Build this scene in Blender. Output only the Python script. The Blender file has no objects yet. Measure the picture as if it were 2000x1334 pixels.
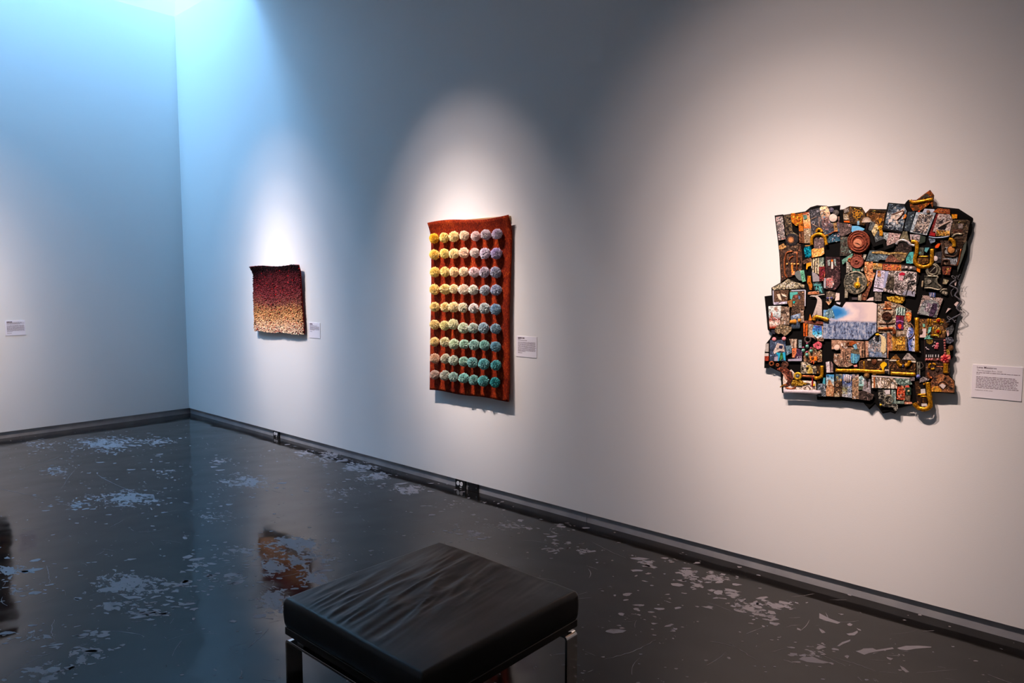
import bpy, bmesh, math, random
from mathutils import Vector, Matrix, noise as mnoise
random.seed(7)
scene = bpy.context.scene
col = scene.collection

# ------------------------------------------------------------------ camera
# calibrated from the two wall vanishing points, image taken as 2000 x 1334
F, CX, CY = 1386.0, 1000.0, 667.0
AX = Vector((0.74474276, 0.05494397, -0.665086))
AY = Vector((0.66735162, -0.06104978, 0.74223631))
AZ = Vector((0.00017806, -0.99662133, -0.08213333))
CAM = Vector((8.711, -3.7767, 1.6))
def ray(px, py):
    v = Vector((px - CX, py - CY, F))
    return Vector((AX.dot(v), AY.dot(v), AZ.dot(v)))
def on_right(px, py, off=0.0):
    d = ray(px, py); t = (-off - CAM.y) / d.y
    return CAM + d * t
def on_left(px, py, off=0.0):
    d = ray(px, py); t = (off - CAM.x) / d.x
    return CAM + d * t
def on_level(px, py, z=0.0):
    d = ray(px, py); t = (z - CAM.z) / d.z
    return CAM + d * t

cd = bpy.data.cameras.new('camera'); cam = bpy.data.objects.new('camera', cd); col.objects.link(cam)
cd.sensor_fit = 'HORIZONTAL'; cd.sensor_width = 36.0; cd.lens = 36.0 * F / 2000.0
cd.clip_start = 0.05; cd.clip_end = 100
r = Vector((AX.x, AY.x, AZ.x)); u = -Vector((AX.y, AY.y, AZ.y)); b = -Vector((AX.z, AY.z, AZ.z))
m = Matrix((r, u, b)).transposed().to_4x4(); m.translation = CAM
cam.matrix_world = m
scene.camera = cam

# ------------------------------------------------------------------ colour management
vs = scene.view_settings
vs.view_transform = 'Standard'; vs.look = 'None'; vs.gamma = 1.0; vs.use_curve_mapping = False
vs.exposure = 0.8

# ------------------------------------------------------------------ light
CEIL = 4.72; SKX, SKY, SHAFT = 1.68, 5.0, 2.2; SKT = 0.80; LEAN = 0.22     # ceiling height, skylight opening, shaft height, width of the glass at the top, how far the slot's wall sides lean back
world = bpy.data.worlds.new('sky'); scene.world = world; world.use_nodes = True
wt = world.node_tree; bg = wt.nodes['Background']; bg.inputs[1].default_value = 14.5
wtc = wt.nodes.new('ShaderNodeTexCoord'); wsp = wt.nodes.new('ShaderNodeSeparateXYZ'); wrp = wt.nodes.new('ShaderNodeValToRGB')
wrp.color_ramp.elements[0].position = .0; wrp.color_ramp.elements[0].color = (.03, .04, .06, 1)     # ground
wrp.color_ramp.elements[1].position = .02; wrp.color_ramp.elements[1].color = (.24, .56, 1.0, 1)    # clear sky
wt.links.new(wtc.outputs['Generated'], wsp.inputs[0]); wt.links.new(wsp.outputs[2], wrp.inputs[0]); wt.links.new(wrp.outputs[0], bg.inputs[0])

# a long skylight slot runs along the left wall; its glass lies flat on top of the slot
pd = bpy.data.lights.new('skylight_portal', 'AREA'); pd.shape = 'RECTANGLE'; pd.size = SKT + LEAN; pd.size_y = SKY + LEAN
pd.cycles.is_portal = True
po = bpy.data.objects.new('skylight_portal', pd); col.objects.link(po); po.location = ((SKT-LEAN)/2, (LEAN-SKY)/2, CEIL + SHAFT + .02)

def spot(name, loc, aim, watts, half_deg, blend, colr, radius=0.035):
    l = bpy.data.lights.new(name, 'SPOT'); l.energy = watts; l.color = colr
    l.spot_size = math.radians(half_deg * 2); l.spot_blend = blend; l.shadow_soft_size = radius
    o = bpy.data.objects.new(name, l); col.objects.link(o); o.location = loc
    o.rotation_euler = (Vector(aim) - Vector(loc)).to_track_quat('-Z', 'Y').to_euler()
    return o
WARM = (1.0, 0.82, 0.76); WARMER = (1.0, 0.76, 0.67)
def track_lamp(loc, aim, watts, colr, beam=11):
    """one gallery track lamp: bell-shaped beam built from four nested cones"""
    for k, share in ((.85, .25), (1.2, .35), (1.65, .26), (2.4, .14)):
        spot('gallery_or_fill_spot', loc, aim, watts*1.25*share, beam*k, 1.0, colr)
track_lamp((2.05, -1.9, 4.5), (2.22, 0, 1.10), 520, WARM, 11.5)
track_lamp((4.55, -2.0, 4.5), (4.83, 0, 1.36), 500, WARM, 9.5)
track_lamp((5.0, -2.0, 4.5), (4.87, 0, 1.40), 200, WARM, 9.5)
track_lamp((6.9, -2.3, 4.5), (7.35, 0, 1.1), 400, WARMER, 13)
track_lamp((7.5, -2.3, 4.5), (7.60, 0, 1.1), 205, WARMER, 13)
track_lamp((2.0, -2.6, 4.5), (0, -2.5, 1.2), 430, WARM, 13)
# unseen lamps added as ambient fill, aimed at the walls behind the camera
for lx, ly, ax_, ay_ in [(10.8, -2.5, 13, -2.5), (10.8, -6.0, 13, -6.0), (9.5, -6.8, 9.5, -9), (6.0, -6.8, 6.0, -9), (2.5, -6.8, 2.5, -9), (2.2, -6.0, 0, -6.0)]:
    spot('gallery_or_fill_spot', (lx, ly, 4.5), (ax_, ay_, 1.8), 70, 38, 1.0, WARM)

# ------------------------------------------------------------------ helpers
def srgb(r, g, b):
    f = lambda c: (c/255/12.92) if c/255 <= .04045 else ((c/255 + .055)/1.055)**2.4
    return (f(r), f(g), f(b), 1.0)

def new_mat(name, rough=.6, base=(.5,.5,.5,1), metal=0.0, spec=.5):
    mt = bpy.data.materials.new(name); mt.use_nodes = True
    nt = mt.node_tree; bs = nt.nodes['Principled BSDF']
    bs.inputs['Base Color'].default_value = base; bs.inputs['Roughness'].default_value = rough
    bs.inputs['Metallic'].default_value = metal; bs.inputs['Specular IOR Level'].default_value = spec
    return mt, nt, bs
def nd(nt, t, **kw):
    n = nt.nodes.new(t)
    for k, v in kw.items():
        if k in n.inputs.keys(): n.inputs[k].default_value = v
        else: setattr(n, k, v)
    return n
def ramp(nt, stops, interp='LINEAR'):
    n = nt.nodes.new('ShaderNodeValToRGB'); cr = n.color_ramp; cr.interpolation = interp
    while len(cr.elements) < len(stops): cr.elements.new(.5)
    for e, (p, c) in zip(cr.elements, stops): e.position = p; e.color = c
    return n
def bump(nt, bs, height, strength=.3, dist=.002):
    n = nt.nodes.new('ShaderNodeBump'); n.inputs['Strength'].default_value = strength; n.inputs['Distance'].default_value = dist
    nt.links.new(height, n.inputs['Height']); nt.links.new(n.outputs[0], bs.inputs['Normal']); return n

def link(name, me, mat=None, parent=None, smooth=False):
    o = bpy.data.objects.new(name, me); col.objects.link(o)
    if mat and not me.materials: me.materials.append(mat)
    if smooth: me.shade_smooth()
    if parent: o.parent = parent
    return o
def mesh(name, verts, faces):
    me = bpy.data.meshes.new(name); me.from_pydata([tuple(v) for v in verts], [], faces); me.update(); return me
def from_bm(name, bm):
    me = bpy.data.meshes.new(name); bmesh.ops.recalc_face_normals(bm, faces=bm.faces); bm.to_mesh(me); bm.free(); return me
def box_bm(x0, x1, y0, y1, z0, z1, bevel=0, seg=2):
    bm = bmesh.new(); bmesh.ops.create_cube(bm, size=1)
    for v in bm.verts: v.co = Vector(((x0+x1)/2 + v.co.x*(x1-x0), (y0+y1)/2 + v.co.y*(y1-y0), (z0+z1)/2 + v.co.z*(z1-z0)))
    if bevel: bmesh.ops.bevel(bm, geom=bm.edges[:], offset=bevel, segments=seg, affect='EDGES', profile=.5)
    return bm
def box(name, x0, x1, y0, y1, z0, z1, mat, parent=None, bevel=0, seg=2):
    return link(name, from_bm(name, box_bm(x0, x1, y0, y1, z0, z1, bevel, seg)), mat, parent, smooth=False)
def tag(o, label, cat, group=None):
    o['label'] = label; o['category'] = cat
    if group: o['group'] = group
    return o
def struct(o, label=None):
    o['kind'] = 'structure'
    if label: o['label'] = label
    return o
def empty(name, loc):
    o = bpy.data.objects.new(name, None); col.objects.link(o); o.location = loc; o.empty_display_size = .05; return o
def tube_mesh(name, pts, rad, n=8, closed=False, caps=True):
    """swept tube through pts (Vectors); rad number or list"""
    N = len(pts); rads = rad if isinstance(rad, (list, tuple)) else [rad]*N
    vs_, fs = [], []
    up = Vector((0, 1, 0))
    for i, p in enumerate(pts):
        a = pts[(i-1) % N] if (closed or i > 0) else p; c = pts[(i+1) % N] if (closed or i < N-1) else p
        t = (c - a).normalized()
        ref = up if abs(t.dot(up)) < .9 else Vector((0, 0, 1))
        s = t.cross(ref).normalized(); w = s.cross(t)
        for k in range(n):
            q = 2*math.pi*k/n
            vs_.append(p + s*(math.cos(q)*rads[i]) + w*(math.sin(q)*rads[i]))
    M = N if closed else N-1
    for i in range(M):
        j = (i+1) % N
        for k in range(n):
            l = (k+1) % n; fs.append((i*n+k, i*n+l, j*n+l, j*n+k))
    if caps and not closed:
        fs.append(tuple(range(n))[::-1]); fs.append(tuple((N-1)*n + k for k in range(n)))
    me = mesh(name, vs_, fs); me.shade_smooth(); return me
def smooth_path(pts, sub=4):
    """Catmull-Rom"""
    out = []; P = [pts[0]] + list(pts) + [pts[-1]]
    for i in range(1, len(P)-2):
        a, b_, c, d = P[i-1], P[i], P[i+1], P[i+2]
        for k in range(sub):
            t = k/sub
            out.append(.5*((2*b_) + (c-a)*t + (2*a-5*b_+4*c-d)*t*t + (3*b_-a-3*c+d)*t**3))
    out.append(pts[-1]); return out

# ------------------------------------------------------------------ setting: materials
mt_wall, nt, bs = new_mat('white_wall_paint', .62, (.80, .79, .775, 1), spec=.35)
tc = nd(nt, 'ShaderNodeTexCoord'); nz = nd(nt, 'ShaderNodeTexNoise', Scale=170.0, Detail=3.0)
nt.links.new(tc.outputs['Object'], nz.inputs['Vector']); bump(nt, bs, nz.outputs[0], .22, .0015)
mt_ceil, nt, bs = new_mat('ceiling_paint', .8, (.78, .78, .78, 1), spec=.2)
mt_dark, nt, bs = new_mat('dark_reveal_board', .7, (.10, .10, .105, 1))  # even dark grey for the plate behind the reveals

mt_reveal, nt, bs = new_mat('grey_metal_reveal', .42, srgb(150, 152, 158), .12)
tc = nd(nt, 'ShaderNodeTexCoord'); mp = nd(nt, 'ShaderNodeMapping'); mp.inputs['Scale'].default_value = (3, 3, 160)
nz = nd(nt, 'ShaderNodeTexNoise', Scale=6.0, Detail=4.0)
nt.links.new(tc.outputs['Object'], mp.inputs[0]); nt.links.new(mp.outputs[0], nz.inputs['Vector'])
bump(nt, bs, nz.outputs[0], .12, .001)
nz2 = nd(nt, 'ShaderNodeTexNoise', Scale=5.0, Detail=5.0); rp = ramp(nt, [(.3, srgb(142, 144, 150)), (.7, srgb(172, 172, 174))])
nt.links.new(tc.outputs['Object'], nz2.inputs['Vector']); nt.links.new(nz2.outputs[0], rp.inputs[0]); nt.links.new(rp.outputs[0], bs.inputs['Base Color'])

# polished dark concrete: glossy sealer with worn-through pale patches
mt_floor, nt, bs = new_mat('sealed_dark_concrete', .09)
L = nt.links.new
tc = nd(nt, 'ShaderNodeTexCoord'); at = nd(nt, 'ShaderNodeAttribute', attribute_name='wear')
n_cloud = nd(nt, 'ShaderNodeTexNoise', Scale=1.3, Detail=5.0); L(tc.outputs['Object'], n_cloud.inputs['Vector'])
base = ramp(nt, [(.3, srgb(15, 14, 14)), (.55, srgb(22, 19, 17)), (.75, srgb(36, 31, 27))]); L(n_cloud.outputs[0], base.inputs[0])
mpc = nd(nt, 'ShaderNodeMapping'); mpc.inputs['Rotation'].default_value = (0, 0, -.73); mpc.inputs['Scale'].default_value = (.55, 1, 1); L(tc.outputs['Object'], mpc.inputs[0])
n_c1 = nd(nt, 'ShaderNodeTexNoise', Scale=9.0, Detail=6.0, Roughness=.62, Distortion=.5); L(mpc.outputs[0], n_c1.inputs['Vector'])
n_c2 = nd(nt, 'ShaderNodeTexNoise', Scale=34.0, Detail=6.0, Roughness=.65, Distortion=.5); L(mpc.outputs[0], n_c2.inputs['Vector'])
n_chip = nd(nt, 'ShaderNodeMix', data_type='FLOAT'); n_chip.inputs[0].default_value = .58; L(n_c1.outputs[0], n_chip.inputs[2]); L(n_c2.outputs[0], n_chip.inputs[3])
mulw = nd(nt, 'ShaderNodeMath', operation='MULTIPLY_ADD'); L(at.outputs['Fac'], mulw.inputs[0]); mulw.inputs[1].default_value = .185; L(n_chip.outputs[0], mulw.inputs[2])
chip = ramp(nt, [(.635, (0,0,0,1)), (.645, (1,1,1,1))]); L(mulw.outputs[0], chip.inputs[0])
vor = nd(nt, 'ShaderNodeTexVoronoi', Scale=16.0, Randomness=1.0); 
n_war = nd(nt, 'ShaderNodeTexNoise', Scale=30.0, Detail=2.0); L(tc.outputs['Object'], n_war.inputs['Vector'])
mixv = nd(nt, 'ShaderNodeMix', data_type='VECTOR'); mixv.inputs[0].default_value = .03
L(tc.outputs['Object'], mixv.inputs[4]); L(n_war.outputs[1], mixv.inputs[5]); L(mixv.outputs[1], vor.inputs['Vector'])
sizes = nd(nt, 'ShaderNodeSeparateColor'); L(vor.outputs['Color'], sizes.inputs[0])
rad = nd(nt, 'ShaderNodeMath', operation='POWER'); L(sizes.outputs[0], rad.inputs[0]); rad.inputs[1].default_value = 5.0
rad2 = nd(nt, 'ShaderNodeMath', operation='MULTIPLY'); L(rad.outputs[0], rad2.inputs[0]); rad2.inputs[1].default_value = .17
speck = nd(nt, 'ShaderNodeMath', operation='LESS_THAN'); L(vor.outputs['Distance'], speck.inputs[0]); L(rad2.outputs[0], speck.inputs[1])
worn = nd(nt, 'ShaderNodeMath', operation='MAXIMUM'); L(chip.outputs[0], worn.inputs[0]); L(speck.outputs[0], worn.inputs[1])
mixc = nd(nt, 'ShaderNodeMix', data_type='RGBA'); L(worn.outputs[0], mixc.inputs[0]); L(base.outputs[0], mixc.inputs[6]); mixc.inputs[7].default_value = srgb(132, 127, 130)
L(mixc.outputs[2], bs.inputs['Base Color'])
n_r = nd(nt, 'ShaderNodeTexNoise', Scale=2.2, Detail=6.0, Roughness=.65); L(tc.outputs['Object'], n_r.inputs['Vector'])
rr = ramp(nt, [(.35, (.05,)*3+(1,)), (.55, (.10,)*3+(1,)), (.75, (.24,)*3+(1,))]); L(n_r.outputs[0], rr.inputs[0])
mixr = nd(nt, 'ShaderNodeMix', data_type='FLOAT'); L(worn.outputs[0], mixr.inputs[0]); L(rr.outputs[0], mixr.inputs[2]); mixr.inputs[3].default_value = .6
L(mixr.outputs[0], bs.inputs['Roughness'])
mixs = nd(nt, 'ShaderNodeMix', data_type='FLOAT'); L(worn.outputs[0], mixs.inputs[0]); mixs.inputs[2].default_value = .32; mixs.inputs[3].default_value = .2
L(mixs.outputs[0], bs.inputs['Specular IOR Level'])
n_w = nd(nt, 'ShaderNodeTexNoise', Scale=2.6, Detail=1.5); L(tc.outputs['Object'], n_w.inputs['Vector'])
bump(nt, bs, n_w.outputs[0], .5, .012)

mt_scratch, nt, bs = new_mat('pale_scratched_concrete', .6, srgb(130, 125, 129), spec=.3)

# ------------------------------------------------------------------ setting: shell
RX, RY = 13.0, -9.0
WB = 0.068; BACK = 0.017      # wall board stops above the floor; reveal sits back
# floor grid with a wear attribute
WEAR = [(212,866,80,16,1),(308,862,45,8,0.8),(243,974,75,20,1),(146,986,35,8,0.8),(116,920,35,15,0.7),(430,901,18,6,0.9),(478,939,55,20,0.8),
 (254,1140,75,22,1.15),(328,1144,45,14,0.8),(239,1182,55,10,0.9),(389,1105,16,16,0.9),(459,1078,32,12,0.9),(408,1136,32,7,0.8),(462,1128,20,8,0.9),
 (575,1062,65,14,1.2),(590,1090,60,14,1.1),(535,1105,30,25,1.1),(536,1170,34,24,1.2),(610,1130,40,18,1),(15,1113,35,14,1),(42,1151,28,10,1),
 (162,1282,38,20,0.9),(85,1309,28,12,0.9),(185,1244,22,16,0.8),(58,1240,45,10,0.8),(285,1198,35,8,0.8),(339,1182,28,8,0.8),(640,890,50,14,0.8),
 (590,885,30,8,0.8),(700,912,40,10,1),(735,930,40,10,1),(795,955,36,9,1.1),(660,960,60,20,0.6),(900,985,40,12,0.5),(985,1025,60,10,0.8),
 (920,1045,30,8,0.8),(1093,1029,14,7,1.1),(1143,1078,16,8,1),(1085,1069,16,8,0.9),(1270,1103,18,12,1),(1338,1118,18,9,1.2),(1395,1130,28,8,1.25),
 (1358,1143,14,9,1.2),(1425,1163,20,10,1.1),(1455,1183,14,8,1),(1478,1196,16,8,1.1),(1515,1182,24,7,1.2),(1500,1208,16,10,1),(1590,1280,30,14,0.8),
 (1240,1200,60,20,0.25),(420,1010,40,14,0.7),(80,870,50,10,0.6),(330,920,60,14,0.5)]
wl = []
for (px, py, rx, ry, s) in WEAR:
    c = on_level(px, py); ex = on_level(px+rx, py) - c; ey = on_level(px, py+ry) - c
    A = Matrix(((ex.x, ey.x), (ex.y, ey.y)))
    wl.append((c, A.inverted(), s, max(ex.length, ey.length)*2.2))
NX, NY = 260, 180
verts = []; wear = []
for j in range(NY+1):
    for i in range(NX+1):
        x = -.1 + (RX+.1)*i/NX; y = .1 + (RY-.1)*j/NY
        verts.append((x, y, 0)); w = 0.0
        for c, Ai, s, R_ in wl:
            dx, dy = x-c.x, y-c.y
            if abs(dx) < R_ and abs(dy) < R_:
                q = Ai @ Vector((dx, dy)); w = max(w, s*math.exp(-.9*q.length_squared))
        wear.append(w)
faces = [(j*(NX+1)+i, (j+1)*(NX+1)+i, (j+1)*(NX+1)+i+1, j*(NX+1)+i+1) for j in range(NY) for i in range(NX)]
me = mesh('floor', verts, faces)
a_ = me.attributes.new('wear', 'FLOAT', 'POINT'); a_.data.foreach_set('value', wear)
floor = struct(link('floor', me, mt_floor), 'dark glossy sealed concrete floor with pale worn patches')

# thin scratches in the sealer
rnd = random.Random(3)
sv, sf = [], []
def scratch(pts, w):
    n0 = len(sv); N = len(pts)
    for i, p in enumerate(pts):
        t = (pts[min(i+1, N-1)] - pts[max(i-1, 0)]).normalized(); s = Vector((-t.y, t.x, 0)); k = w*(.35 + .65*math.sin(math.pi*(i+.4)/(N-.2)))*rnd.uniform(.5, 1.2)
        sv.append(p + s*k + Vector((0,0,.0006))); sv.append(p - s*k + Vector((0,0,.0006)))
    for i in range(N-1): sf.append((n0+2*i, n0+2*i+1, n0+2*i+3, n0+2*i+2))
for (a, b_) in [((190,927),(308,975)),((0,955),(90,975)),((1155,1058),(1222,1090)),((1180,1288),(1280,1250)),((1423,1255),(1477,1289)),((1630,1285),(1712,1312)),((106,1210),(108,1250)),
               ((0,1330),(85,1280)),((92,1105),(98,1140)),((485,1265),(525,1228)),((120,955),(160,905)),((1375,1175),(1430,1195)),((1716,1312),(1752,1316)),((1593,1270),(1655,1302)),((300,975),(325,983)),((55,912),(120,890)),((215,1030),(240,1016))]:
    P, Q = on_level(*a), on_level(*b_); d = Q-P; s = Vector((-d.y, d.x, 0))*rnd.uniform(-.06, .06)
    n_ = 14
    scratch([P + d*(k/n_) + s*math.sin(math.pi*k/n_) + Vector((rnd.uniform(-1,1), rnd.uniform(-1,1), 0))*.003 for k in range(n_+1)], rnd.uniform(.0010, .0022))
for k in range(360):
    px = rnd.uniform(-60, 2060); py = rnd.uniform(850, 1400); P = on_level(px, py)
    if P.y > -.1 or P.x < .1 or P.x > 12.5: continue
    ang = rnd.gauss(.7, .7) + (math.pi/2 if rnd.random() < .25 else 0); ln = rnd.uniform(.02, .20)*rnd.uniform(.3, 1)
    d = Vector((math.cos(ang), math.sin(ang), 0)); s = Vector((-d.y, d.x, 0))*rnd.uniform(-.12, .12)*ln
    scratch([P + d*ln*(q/6) + s*math.sin(math.pi*q/6) for q in range(7)], rnd.uniform(.0005, .0018))
def chip(pts):
    n0 = len(sv); c = sum(pts, Vector())/len(pts) + Vector((0,0,.0005)); sv.append(c)
    for p in pts: sv.append(p + Vector((0,0,.0005)))
    for i in range(len(pts)): sf.append((n0, n0+1+i, n0+1+(i+1) % len(pts)))
Z5 = lambda x, y: on_level(1600 + x/5, 1080 + y/5)
for pts in [[(360,960),(400,950),(430,935),(520,930),(560,945),(720,925),(730,940),(560,965),(490,980),(440,995)], [(765,930),(850,910),(980,908),(1095,915),(1090,925),(950,935),(850,950),(780,940)],
            [(0,590),(100,640),(210,680),(180,695),(60,660),(0,640)], [(270,695),(300,686),(330,700),(315,714),(285,712)], [(265,790),(330,780),(370,760),(380,780),(340,805),(290,805)], [(360,730),(410,750),(412,765),(385,755)],
            [(170,910),(220,870),(300,845),(300,865),(230,890),(200,912)], [(0,735),(40,760),(65,780),(30,785),(10,760)], [(655,1015),(690,1025),(725,1035),(700,1048),(665,1035)], [(790,1100),(830,1120),(880,1165),(850,1170),(810,1135)], [(-420,510),(-350,500),(-330,530),(-400,540)], [(-500,560),(-440,570),(-420,600),(-480,600)]]:
    chip([Z5(*p) + Vector((rnd.uniform(-1,1), rnd.uniform(-1,1), 0))*.002 for p in pts])
RT = Vector((.745, .667, 0)); FW = Vector((-.667, .745, 0))
for (px, py, rx, ry, st) in WEAR:
    for k in range(int(9 + rx/4)):
        P = on_level(px + rnd.gauss(0, 1)*rx*1.1, py + rnd.gauss(0, 1)*ry*1.2)
        if P.y > -.03 or P.x < .03: continue
        r0 = rnd.uniform(.004, .011)*(1 + 1.8*rnd.random()**4); el = rnd.uniform(1.0, 2.6); tw = rnd.gauss(0, .35)
        a_, b_ = RT*math.cos(tw)+FW*math.sin(tw), FW*math.cos(tw)-RT*math.sin(tw)
        chip([P + (a_*math.cos(q*.785)*el + b_*math.sin(q*.785))*r0*rnd.uniform(.45, 1.25) for q in range(8)])
for k in range(420):
    P = on_level(rnd.uniform(-50, 2050), rnd.uniform(840, 1400))
    if P.y > -.03 or P.x < .03 or P.x > 12.8: continue
    r0 = rnd.uniform(.0025, .007); chip([P + (RT*math.cos(q*1.05)*rnd.uniform(1, 2.2) + FW*math.sin(q*1.05))*r0*rnd.uniform(.6, 1.2) for q in range(6)])
o = link('floor_wear_marks', mesh('floor_wear_marks', sv, sf), mt_scratch, floor); o['kind'] = 'stuff'

TH = .15
wr = struct(box('wall_right', -TH, RX, 0, TH, WB, CEIL, mt_wall), 'long white painted gallery wall hung with three textiles')
wlf = struct(box('wall_left', -TH, 0, RY, 0, WB, CEIL, mt_wall), 'white painted wall beyond the corner, lit blue by the skylight')
struct(box('wall_back', RX, RX+TH, RY, TH, 0, CEIL, mt_wall)); struct(box('wall_front', -TH, RX+TH, RY-TH, RY, 0, CEIL, mt_wall))
# ceiling round the skylight opening
bm = bmesh.new()
for (x0, x1, y0, y1) in [(SKX, RX+TH, RY-TH, TH), (-TH, SKX, RY-TH, -SKY)]:
    b2 = box_bm(x0, x1, y0, y1, CEIL, CEIL+.2); tmp = bpy.data.meshes.new('t'); b2.to_mesh(tmp); b2.free(); bm.from_mesh(tmp); bpy.data.meshes.remove(tmp)
struct(link('ceiling', from_bm('ceiling', bm), mt_ceil))
# skylight slot, standing on the walls, a hair behind their faces so that a seam shows
g = .006; Z0, Z1 = CEIL, CEIL + SHAFT
def leaning(name, x0, x1, y0, y1, dx, dy, label):
    bm = box_bm(x0, x1, y0, y1, Z0, Z1)
    for v in bm.verts:
        if v.co.z > Z0+1: v.co.x += dx; v.co.y += dy
    return struct(link(name, from_bm(name, bm), mt_wall), label)
leaning('trim_1', -TH-.3, SKX+.1, g, TH, 0, LEAN, 'skylight slot end above the right wall')
leaning('trim_2', -TH, -g, -SKY-.1, TH+.3, -LEAN, 0, 'skylight slot side above the left wall')
bm = box_bm(SKX, SKX+.1, -SKY-.1, g, Z0+.2, Z1)
for v in bm.verts:
    if v.co.z > Z0+1: v.co.x -= SKX-SKT       # splayed side
struct(link('trim_3', from_bm('trim_3', bm), mt_wall)); struct(box('trim_4', -TH-.3, SKX, -SKY-.1, -SKY, Z0+.2, Z1, mt_wall))
mt_glass, nt, bs = new_mat('skylight_glazing', .05)
tr = nd(nt, 'ShaderNodeBsdfTransparent'); gl = nd(nt, 'ShaderNodeBsdfGlossy', Roughness=.05); mx = nd(nt, 'ShaderNodeMixShader'); mx.inputs[0].default_value = .06
nt.links.new(tr.outputs[0], mx.inputs[1]); nt.links.new(gl.outputs[0], mx.inputs[2]); nt.links.new(mx.outputs[0], nt.nodes['Material Output'].inputs[0])
struct(box('window_1', -TH-.5, SKX+.1, -SKY-.1, TH+.5, Z1+.04, Z1+.05, mt_glass), 'flat skylight pane')
# recessed reveals at the foot of the two walls, in lengths
def reveal_r(name, x0, x1): return box(name, x0, x1, BACK, BACK+.01, 0, WB+.004, mt_reveal)
br = empty('baseboard_right', (0, 0, 0)); struct(br, 'recessed grey metal strip along the foot of the right wall')
for x0, x1 in [(-BACK, 5.983), (5.986, RX)]: reveal_r('metal_strip', x0, x1).parent = br
bl = struct(box('baseboard_left', -BACK-.01, -BACK, RY, BACK, 0, WB+.004, mt_reveal), 'recessed grey metal strip along the foot of the left wall')
# timber plate behind the reveals that carries the wall boards
struct(box('trim_5', -TH, RX, BACK+.011, TH, 0, WB, mt_dark)); struct(box('trim_6', -TH, -BACK-.011, RY, BACK+.01, 0, WB, mt_dark))
# ------------------------------------------------------------------ sockets in the reveal
mt_blackplastic, nt, bs = new_mat('black_plastic', .35, (.006, .006, .007, 1))
mt_white, nt, bs = new_mat('white_plastic', .4, (.75, .74, .76, 1))
mt_screw, nt, bs = new_mat('steel_screw', .3, (.6, .62, .65, 1), 1.0)
def disc_bm(cx, cz, r_, y0, y1, n=20, sx=1.0):
    bm = bmesh.new()
    a = [bm.verts.new((cx + r_*sx*math.cos(2*math.pi*k/n), y0, cz + r_*math.sin(2*math.pi*k/n))) for k in range(n)]
    b_ = [bm.verts.new((cx + r_*sx*math.cos(2*math.pi*k/n), y1, cz + r_*math.sin(2*math.pi*k/n))) for k in range(n)]
    bm.faces.new(a); bm.faces.new(b_)
    for k in range(n): bm.faces.new((a[k], a[(k+1) % n], b_[(k+1) % n], b_[k]))
    return bm
def socket(cx, label):
    e = empty('power_outlet', (cx, BACK, 0)); tag(e, label, 'outlet')
    p = box('cover_plate', -.056, .056, -.013, 0, .001, WB-.001, mt_blackplastic, e, .001, 1)
    for dx in (-.024, .014):
        s = link('socket_face', from_bm('socket_face', disc_bm(dx, .036, .0165, -.016, -.012, sx=.95)), mt_white, e)
        for (sx, sz, w, h) in [(-.006, .004, .0012, .004), (.006, .004, .0012, .0035), (0, -.007, .002, .002)]:
            box('socket_slot', dx+sx-w, dx+sx+w, -.0164, -.0158, .036+sz-h, .036+sz+h, mt_blackplastic, s)
    box('rating_mark', -.004, .016, -.0136, -.012, .005, .011, mt_white, e)
    return e
socket(4.780, 'black double power outlet with white sockets below the rust rug with pompoms')
socket(2.03, 'small black double power outlet in the wall foot below the speckled rug')
e = empty('blank_cover_plate', (4.918, BACK, 0)); tag(e, 'blank black cover plate with two screws, next to the power outlet', 'cover plate')
box('plate', -.056, .056, -.013, 0, .001, WB-.001, mt_blackplastic, e, .0015, 1)
for dx in (-.046, .038): link('screw', from_bm('screw', disc_bm(dx, .034, .004, -.0145, -.012, 10)), mt_screw, e)

# ------------------------------------------------------------------ wall labels
mt_card, nt, bs = new_mat('label_card', .55, (.83, .80, .86, 1), spec=.3)
mt_ink, nt, bs = new_mat('label_ink', .7, (.075, .045, .06, 1), spec=.2)
mt_ink2, nt, bs = new_mat('label_grey_ink', .7, (.23, .18, .21, 1), spec=.2)
def bars_mesh(name, rows, y):
    v, f = [], []
    for (x0, x1, z0, z1) in rows:
        n0 = len(v)
        for yy in (y, y-.0004): v += [(x0, yy, z0), (x1, yy, z0), (x1, yy, z1), (x0, yy, z1)]
        f += [(n0+4, n0+5, n0+6, n0+7), (n0, n0+1, n0+5, n0+4), (n0+1, n0+2, n0+6, n0+5), (n0+2, n0+3, n0+7, n0+6), (n0+3, n0, n0+4, n0+7)]
    return mesh(name, v, f)
def words(x0, x1, z, h, rn, gap=.0022):
    out = []; x = x0
    while x < x1 - .003:
        w = min(rn.uniform(.005, .016), x1 - x); k = rn.uniform(.8, 1.05)
        out.append((x, x+w, z, z+h*k)); x += w + gap
    return out
def text_mesh(txt, size, name, off=0.0):
    cu = bpy.data.curves.new(name, 'FONT'); cu.body = txt; cu.size = size; cu.extrude = .0002; cu.offset = off; cu.resolution_u = 2
    tmp = bpy.data.objects.new(name, cu); col.objects.link(tmp)
    dg = bpy.context.evaluated_depsgraph_get(); me = bpy.data.meshes.new_from_object(tmp.evaluated_get(dg))
    bpy.data.objects.remove(tmp); bpy.data.curves.remove(cu)
    for v in me.vertices: v.co = Vector((v.co.x, -v.co.z, v.co.y))
    me.name = name; me.materials.clear(); return me
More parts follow.
